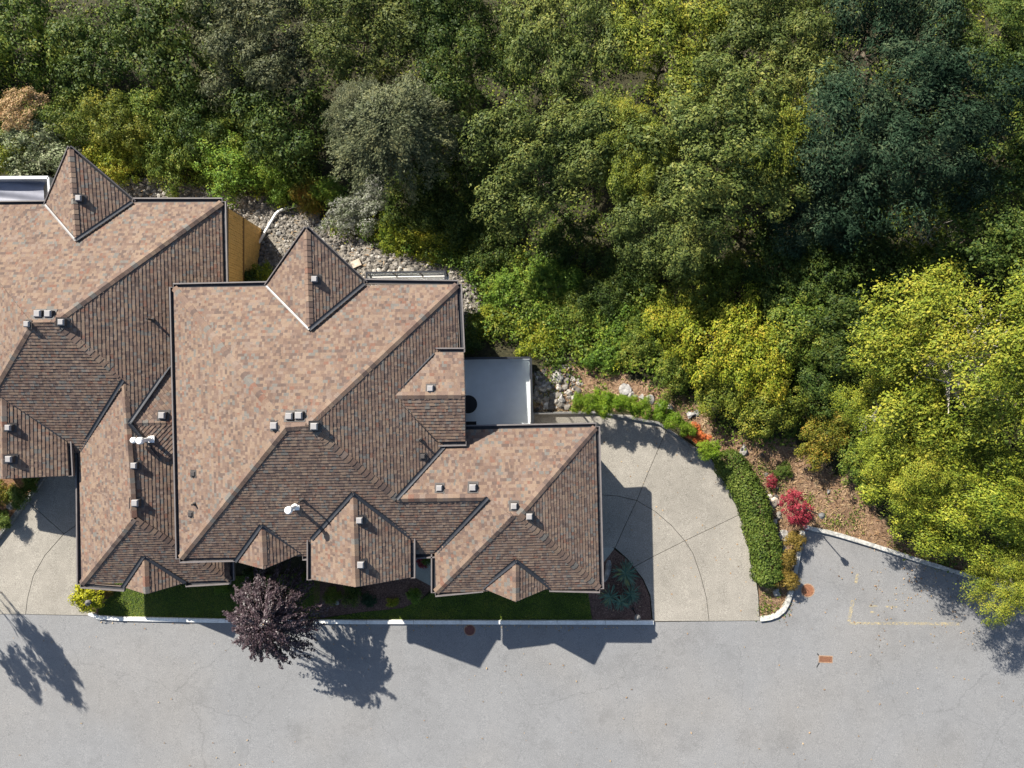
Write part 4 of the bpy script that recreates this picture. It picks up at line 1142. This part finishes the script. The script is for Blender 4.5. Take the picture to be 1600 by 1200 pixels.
for x, y, r_, H_, lf, lb in SHR: plant('shrub', 'shrub', x, y, r_ * (.82 if 740 < x < 1010 and y > 430 else 1), H_ * (.6 if 740 < x < 1010 and y > 430 else .8), lf, lb, 'shrub', FS)
LG = 'lime green shrubs along the driveway kerb'
for i, (x, y, r_, lb) in enumerate(((908, 629, 14, 'leftmost lime green dwarf shrub beside the guard railing'), (926, 630, 11, 'lime green shrub second from the guard railing'), (946, 629, 16, 'largest lime green shrub of the left clump'),
   (964, 629, 11, 'lime green shrub below the large angular boulder'), (984, 634, 13, 'lime green shrub below the white boulders, left of a pair'), (1004, 636, 12, 'lime green shrub below the white boulders, right of a pair'),
   (1028, 643, 13, 'lime green shrub below the broad white boulder'), (1051, 656, 12, 'lime green shrub midway between boulders and orange flowers'), (1070, 667, 11, 'lime green shrub left of the orange flowers'), (1105, 704, 13, 'lime green shrub touching the dark hedge end'))):
    plant('dwarf_conifer', 'needle', x, y, r_ * 1.15, 2.1, 'lime', lb, 'shrub', LG)
for x, y, lb in ((1081, 671, 'orange flower clump left of two beside the lime shrubs'), (1096, 685, 'orange flower clump nearest the dark hedge')):
    plant('flower_clump', 'bush', x, y, 12, 1.7, 'orange', lb, 'flowers', 'orange flower clumps by the driveway')
for x, y, lb in ((1089, 680, 'green bush between the two orange flower clumps'),): plant('shrub', 'bush', x, y, 11, .9, 'mid', lb, 'shrub')
BG = 'bronze shrubs along the curved kerb'
for x, y, r_, lb in ((1241, 845, 14, 'topmost bronze shrub below the red shrub'), (1230, 874, 14, 'middle bronze shrub beside the curved kerb'), (1227, 905, 16, 'lowest bronze shrub left of the rusty manhole')):
    plant('shrub', 'bush', x, y, r_, 1.0, 'bronze', lb, 'shrub', BG)
plant('red_maple', 'maple', 1243, 795, 26, 1.5, 'red', 'crimson Japanese maple behind the corner of the parking bay', 'small tree')
plant('shrub', 'maple', 1205, 752, 10, .5, 'red', 'tiny reddish plant on the bank near the hedge', 'shrub')
plant('shrub', 'bush', 139, 932, 23, 1.2, 'bright_yellow', 'round bright yellow shrub at the left driveway corner', 'shrub')
for x, y, r_, H_, lf, lb in ((10, 768, 15, .9, 'golden', 'golden shrub under the left porch gable'), (32, 773, 17, 1.1, 'hedge', 'round green shrub beside the slanting left kerb'), (52, 752, 13, .8, 'mid', 'green shrub at the top of the slanting left kerb'),
                         (6, 812, 14, 1.0, 'hedge', 'dark green shrub at the lower left garden edge'), (-20, 790, 22, 1.2, 'mid', 'green shrub beyond the left edge'),
                         (520, 931, 13, .6, 'mid', 'low yellow green shrub in the shaded bark bed'), (548, 927, 16, .8, 'dark', 'dark green shrub below the big front gable'), (576, 937, 11, .6, 'teal', 'blue green plant in the middle of the bark bed'),
                         (613, 940, 8, .4, 'yellow', 'small yellow plant in the bark bed'), (647, 929, 11, .6, 'vivid', 'bright green plant at the right end of the bark bed'), (660, 876, 9, .9, 'red', 'red flowering plant by the front walkway'), (668, 872, 10, .9, 'hedge', 'dark green plant by the front walkway'),
                         (348, 920, 9, .6, 'vivid', 'small green plant under the left townhouse eave'), (475, 905, 12, .8, 'dark', 'dark plant beside the purple tree'), (395, 903, 14, .9, 'dark', 'dark plant under the small front gable'), (165, 921, 12, .5, 'bronze', 'brownish plant under the left garage gutter'),
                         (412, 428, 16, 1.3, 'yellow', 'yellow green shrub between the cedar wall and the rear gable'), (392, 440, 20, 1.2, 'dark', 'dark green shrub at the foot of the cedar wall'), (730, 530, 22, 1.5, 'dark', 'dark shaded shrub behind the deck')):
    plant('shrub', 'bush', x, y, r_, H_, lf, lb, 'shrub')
for x, y, r_, H_, lb in ((-52, 948, 13, 4.2, 'spire conifer beyond the left edge, nearest the street'), (-72, 925, 12, 3.6, 'spire conifer beyond the left edge, second from the street'), (-95, 930, 17, 5.4, 'tall spire conifer beyond the left edge'), (-122, 945, 18, 6.0, 'tallest spire conifer beyond the left edge'), (-150, 960, 17, 5.2, 'spire conifer beyond the left edge, farthest left')):
    plant('spire_conifer', 'needle', x, y, r_, H_, 'hedge', lb, 'tree', 'spire conifers beside the left driveway', squash=H_ * 16 / r_ / 1.35 * .92)

# dark clipped hedge
rng = np.random.default_rng(77)
hq = [Pg(x, y) for x, y in ((1118, 712), (1142, 730), (1159, 757), (1173, 790), (1185, 830), (1193, 870), (1196, 900), (1198, 912))]
H2 = np.array([(p.x, p.y) for p in hq]); sg = np.linalg.norm(np.diff(H2, axis=0), axis=1); cs = np.concatenate([[0], np.cumsum(sg)])
n = 17000; s = rng.random(n) * cs[-1]
cx = np.interp(s, cs, H2[:, 0]); cy = np.interp(s, cs, H2[:, 1])
ex = np.interp(np.minimum(s + .1, cs[-1]), cs, H2[:, 0]) - np.interp(np.maximum(s - .1, 0), cs, H2[:, 0]); ey = np.interp(np.minimum(s + .1, cs[-1]), cs, H2[:, 1]) - np.interp(np.maximum(s - .1, 0), cs, H2[:, 1])
l = np.hypot(ex, ey); ex /= l; ey /= l
th = rng.uniform(-.35, math.pi + .35, n)
endk = np.clip(np.minimum(s, cs[-1] - s) / .45, .15, 1) ** .5
lump = 1 + .07 * np.sin(s * 2.7 + th) + .04 * np.sin(s * 7.7 + th * 3) + rng.normal(size=n) * .06
c_, si = np.cos(th), np.sin(th)
off = np.sign(c_) * np.abs(c_) ** .7 * .66 * endk * lump; hz = .25 + np.sign(si) * np.abs(si) ** .7 * .75 * endk * lump
pos = np.column_stack([cx - ey * off, cy + ex * off, TILT * cx + hz])
nr = np.column_stack([-ey * c_, ex * c_, si]) + rng.normal(size=(n, 3)) * .5
st = rng.random(n) < .06; pos[st] += nr[st] / np.linalg.norm(nr[st], axis=1, keepdims=True) * .12 * rng.random((int(st.sum()), 1))
hm = leaf_mesh('hedge_foliage', pos, nr, .10 * (.7 + .7 * rng.random(n)), .6, rng, None, L['hedge'])
root = empty('hedge', hq[3], 'clipped dark green hedge curving along the right side of the driveway', 'hedge')
link('foliage', hm, root)
mb = MB()
for i in range(0, 16):
    k_ = cs[-1] * (i + .5) / 16; x_, y_ = np.interp(k_, cs, H2[:, 0]), np.interp(k_, cs, H2[:, 1])
    mb.tube([(x_, y_, TILT * x_ - .05), (x_ + .05, y_, TILT * x_ + .4), (x_ - .1, y_ + .1, TILT * x_ + .75)], [.035, .025, .01], 5)
mb.obj('stems', M['trunk'], root)

# purple weeping tree: sprays arching out and down
zc = 3.3; p0 = P(420, 968, zc); g = tz(p0.x, p0.y); Rr = 88 / PXM * (CAM_H - zc) / CAM_H
br = MB(); rr = random.Random(3)
br.tube([(0, 0, -.1), (.05, 0, 1.4), (-.03, .04, 3.4)], [.11, .08, .04], 8)
for i in range(30):
    a = i * 2.399; f = math.sqrt((i + .5) / 30); L_ = Rr * (.3 + .5 * f)
    br.tube([(0, 0, 2.4), (math.cos(a) * L_ * .5, math.sin(a) * L_ * .5, 3.3), (math.cos(a) * L_, math.sin(a) * L_, 3.3 - 1.2 * f)], [.03, .02, .006], 5)
root = empty('purple_tree', (p0.x, p0.y, g), 'weeping purple leaved tree overhanging the white kerb and street', 'tree')
c_ = link('crown', spray_crown('crown_weeping', 99, Rr, .62, 210, 125, .095, .075, .5, 1.05), root, (0, 0, zc - g)); c_.scale = (.92, 1.0, 1)
c_.material_slots[0].link = 'OBJECT'; c_.material_slots[0].material = L['purple']
br.obj('trunk', M['trunk'], root, loc=(0, 0, 0))

# yuccas
def yucca(px, py, r, label, n, seed):
    rng = np.random.default_rng(seed); p = Pg(px, py)
    a = rng.random(n) * 6.283; el = rng.uniform(.1, 1.2, n); ln = r * rng.uniform(.7, 1.15, n)
    d = np.column_stack([np.cos(a) * np.cos(el), np.sin(a) * np.cos(el), np.sin(el)])
    P0, N0, T0, S0 = [], [], [], []
    for k_, (lo, drop) in enumerate(((.3, 0), (.72, -.06))):
        P0.append(d * ln[:, None] * lo + np.array([0, 0, .15 + drop])); N0.append(np.column_stack([-d[:, 0] * .5, -d[:, 1] * .5, np.ones(n)])); T0.append(d - np.array([0, 0, .35 * k_])); S0.append(ln * .55)
    me = leaf_mesh('blades', np.concatenate(P0), np.concatenate(N0), np.concatenate(S0), .13, rng, np.concatenate(T0), L['yucca'])
    root = empty('yucca', p, label, 'yucca', 'yuccas in the garage corner bed'); link('blades', me, root, (0, 0, 0))
    mb = MB(); mb.lathe([(.07, -.05), (.09, .1), (.05, .22)], (0, 0, 0), 10); mb.obj('stem', M['trunk'], root, loc=(0, 0, 0))
yucca(975, 892, .78, 'largest green yucca at the top of the garage corner bed', 90, 1)
yucca(952, 930, .62, 'blue green yucca nearest the garage gutter corner', 80, 2)
yucca(984, 926, .60, 'blue green yucca at the right of the lower pair', 80, 3)
yucca(969, 938, .52, 'small yucca with browned tips between the lower pair', 60, 4)

# ------------------------------------------------------------------ ground cover nobody could count
rng = np.random.default_rng(12)
def scatter(poly, n, excl=()):
    q = np.array(poly, float); px = rng.uniform(q[:, 0].min(), q[:, 0].max(), n); py = rng.uniform(q[:, 1].min(), q[:, 1].max(), n)
    ok = inpoly(px, py, poly)
    for e_ in excl: ok &= ~inpoly(px, py, e_)
    return pt_np(px[ok], py[ok])
FOREST = [(-160, -40), (1800, -40), (1800, 930), (1620, 920), (1440, 868), (1360, 780), (1250, 690), (1130, 680), (1075, 625), (1000, 600), (940, 590), (842, 590), (842, 535), (738, 526), (720, 470), (500, 400), (330, 340), (-160, 300)]
x, y, z = scatter(FOREST, 5200, [GRAVEL])
k = np.repeat(np.arange(len(x)), 42); m_ = len(k)
hs = rng.uniform(.1, .95, len(x))
pos = np.column_stack([x[k], y[k], z[k] + hs[k] * rng.random(m_)]) + rng.normal(size=(m_, 3)) * np.array([.28, .28, .08])
nr = rng.normal(size=(m_, 3)) * .5 + np.array([0, 0, .9])
tag(link('undergrowth', leaf_mesh('undergrowth', pos, nr, .13 * (.6 + .9 * rng.random(m_)), .6, rng, None, L['under'])), 'tangled bramble undergrowth covering the wooded slope', 'undergrowth', kind='stuff')
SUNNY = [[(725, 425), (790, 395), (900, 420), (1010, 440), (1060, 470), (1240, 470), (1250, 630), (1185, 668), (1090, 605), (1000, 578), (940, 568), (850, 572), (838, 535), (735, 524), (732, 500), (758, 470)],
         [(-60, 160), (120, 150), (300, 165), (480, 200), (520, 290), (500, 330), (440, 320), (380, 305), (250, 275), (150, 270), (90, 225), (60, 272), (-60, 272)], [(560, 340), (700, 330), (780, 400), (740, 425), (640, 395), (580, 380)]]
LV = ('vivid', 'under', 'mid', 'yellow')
for b_i in range(4):
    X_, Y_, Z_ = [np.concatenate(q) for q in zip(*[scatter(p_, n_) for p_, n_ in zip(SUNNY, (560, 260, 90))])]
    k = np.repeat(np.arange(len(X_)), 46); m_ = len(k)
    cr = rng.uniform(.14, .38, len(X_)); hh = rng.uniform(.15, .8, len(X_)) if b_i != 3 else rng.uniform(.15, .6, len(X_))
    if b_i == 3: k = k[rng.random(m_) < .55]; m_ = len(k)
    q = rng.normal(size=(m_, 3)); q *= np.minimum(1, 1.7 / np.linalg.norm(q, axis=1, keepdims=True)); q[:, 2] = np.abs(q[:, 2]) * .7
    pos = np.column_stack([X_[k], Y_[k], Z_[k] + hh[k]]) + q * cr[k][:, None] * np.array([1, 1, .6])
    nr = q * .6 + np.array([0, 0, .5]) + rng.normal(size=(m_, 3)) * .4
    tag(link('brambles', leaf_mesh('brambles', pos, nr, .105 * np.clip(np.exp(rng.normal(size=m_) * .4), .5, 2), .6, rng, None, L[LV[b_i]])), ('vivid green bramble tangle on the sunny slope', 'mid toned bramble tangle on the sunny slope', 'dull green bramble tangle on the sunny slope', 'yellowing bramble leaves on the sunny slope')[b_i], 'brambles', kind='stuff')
# sparse weeds and dry stalks on the bank
x, y, z = scatter(DRY, 2000, [])
sel = np.array([math.sin(a * 1.7) + math.sin(b_ * 2.3 + a) > .1 for a, b_ in zip(x, y)])
x, y, z = x[sel], y[sel], z[sel]
k = np.repeat(np.arange(len(x)), 26); m_ = len(k)
pos = np.column_stack([x[k], y[k], z[k] + .15 * rng.random(m_)]) + rng.normal(size=(m_, 3)) * np.array([.16, .16, .03])
tag(link('weeds', leaf_mesh('weeds', pos, rng.normal(size=(m_, 3)) * .5 + np.array([0, 0, .9]), .09 * (.6 + .8 * rng.random(m_)), .5, rng, None, L['mid'])), 'green weeds scattered over the brown bank', 'weeds', kind='stuff')
x, y, z = scatter(DRY, 26000, [])
m_ = len(x); pos = np.column_stack([x, y, z + .05])
d = rng.normal(size=(m_, 3)); d[:, 2] = np.abs(d[:, 2]) * .35
tag(link('dry_grass', leaf_mesh('dry_grass', pos, np.column_stack([rng.normal(size=(m_, 2)) * .5, np.ones(m_)]), .24 * (.5 + rng.random(m_)), .10, rng, d, L['dry'])), 'straw coloured dry grass and stalks on the bank beside the driveway', 'dry grass', kind='stuff')
x, y, z = scatter(GRAVEL, 1500, [])
m_ = len(x); pos = np.column_stack([x, y, z + .05]); d = rng.normal(size=(m_, 3)); d[:, 2] = np.abs(d[:, 2]) * .3
tag(link('dry_grass', leaf_mesh('dry_grass', pos, np.column_stack([rng.normal(size=(m_, 2)) * .5, np.ones(m_)]), .25 * (.5 + rng.random(m_)), .12, rng, d, L['dry'])), 'sparse dry stalks among the gravel behind the houses', 'dry grass', kind='stuff')
# gravel: small angular stones
base = []
for i in range(6):
    bm = bmesh.new(); bmesh.ops.create_icosphere(bm, subdivisions=1, radius=1); r_ = random.Random(i)
    for v in bm.verts: v.co = Vector((v.co.x * r_.uniform(.6, 1.1), v.co.y * r_.uniform(.6, 1), v.co.z * r_.uniform(.4, .8)))
    bm.faces.ensure_lookup_table()
    base.append((np.array([v.co[:] for v in bm.verts]), np.array([[v.index for v in f.verts] for f in bm.faces]))); bm.free()
def stones(poly, n, lo, hi, name, label, excl=(), mat=None):
    x, y, z = scatter(poly, n, excl); V, Fc, b0 = [], [], 0
    for i in range(len(x)):
        v, f = base[i % 6]; s = lo + (hi - lo) * rng.random() ** 3; a = rng.random() * 6.28; c_, s_ = math.cos(a), math.sin(a)
        w_ = np.column_stack([v[:, 0] * c_ - v[:, 1] * s_, v[:, 0] * s_ + v[:, 1] * c_, v[:, 2]]) * s
        V.append(w_ + np.array([x[i], y[i], z[i] + s * .3])); Fc.append(f + b0); b0 += len(v)
    me = bpy.data.meshes.new(name); me.from_pydata(np.concatenate(V).tolist(), [], np.concatenate(Fc).tolist()); me.materials.append(mat)
    tag(link(name, me), label, 'gravel', kind='stuff')
m, t, b = newmat('gravel_stone'); g_ = node(t, 'ShaderNodeNewGeometry')
t.links.new(ramp(t, g_.outputs['Random Per Island'], [(0, (.05, .046, .041)), (.4, (.11, .10, .087)), (.75, (.19, .172, .148)), (1, (.33, .31, .275))]), b.inputs['Base Color']); b.inputs['Roughness'].default_value = .9
stones(GRAVEL, 15000, .035, .17, 'gravel', 'loose grey angular gravel covering the slope behind the townhouses', (), m)
stones([(835, 580), (890, 570), (910, 600), (890, 640), (836, 640)], 500, .05, .22, 'gravel', 'rubble stones beside the deck corner', (), m)
stones([(1188, 700), (1215, 760), (1225, 850), (1215, 870), (1200, 800)], 160, .05, .2, 'gravel', 'rubble stones along the right side of the hedge', (), m)

# bare grey twigs in the shaded thicket, fallen leaves along the kerbs
def bare(px, py, r, label):
    p = Pt(px, py, 1.6); rr = random.Random(int(px)); root = empty('bare_shrub', Pt(px, py), label, 'shrub'); mb = MB()
    for i in range(16):
        a = rr.uniform(0, 6.28); L_ = r / PXM * rr.uniform(.5, 1.1); z = 2.6 + rr.uniform(0, .7)
        e_ = Vector((math.cos(a) * L_, math.sin(a) * L_, z)); m0 = e_ * .55 + Vector((rr.uniform(-.2, .2), rr.uniform(-.2, .2), .35))
        mb.tube([(0, 0, .1), m0, e_], [.035, .02, .006], 5)
        for j in range(3):
            q = m0.lerp(e_, rr.uniform(.1, .8)); mb.tube([q, q + Vector((rr.uniform(-.5, .5), rr.uniform(-.5, .5), rr.uniform(.05, .4)))], [.012, .004], 4)
    mb.obj('twigs', M['trunk_pale'], root, loc=(0, 0, 0))
bare(1418, 408, 52, 'bare grey twiggy shrub in the shaded right thicket'); bare(730, 275, 36, 'bare grey twigs at the left edge of the first broad olive crown')
px = np.concatenate([rng.uniform(145, 1020, 150), rng.uniform(1190, 1600, 70), rng.uniform(930, 1180, 90), rng.uniform(0, 1600, 130), rng.uniform(1350, 1600, 160)])
py = np.concatenate([976 + np.abs(rng.normal(size=150)) * 4, rng.uniform(880, 1010, 70), rng.uniform(660, 965, 90), rng.uniform(985, 1240, 130), 880 + np.abs(rng.normal(size=160)) * 70])
k_ = 1 / PXM; x = (px - 800) * k_; y = -(py - 600) * k_
pos = np.column_stack([x, y, TILT * x + .045]); m_ = len(x)
tag(link('fallen_leaves', leaf_mesh('fallen_leaves', pos, rng.normal(size=(m_, 3)) * .25 + np.array([0, 0, 1]), .085 * (.6 + .8 * rng.random(m_)), .6, rng, None, L['dry'])), 'dry fallen leaves scattered along the kerb and street', 'fallen leaves', kind='stuff')
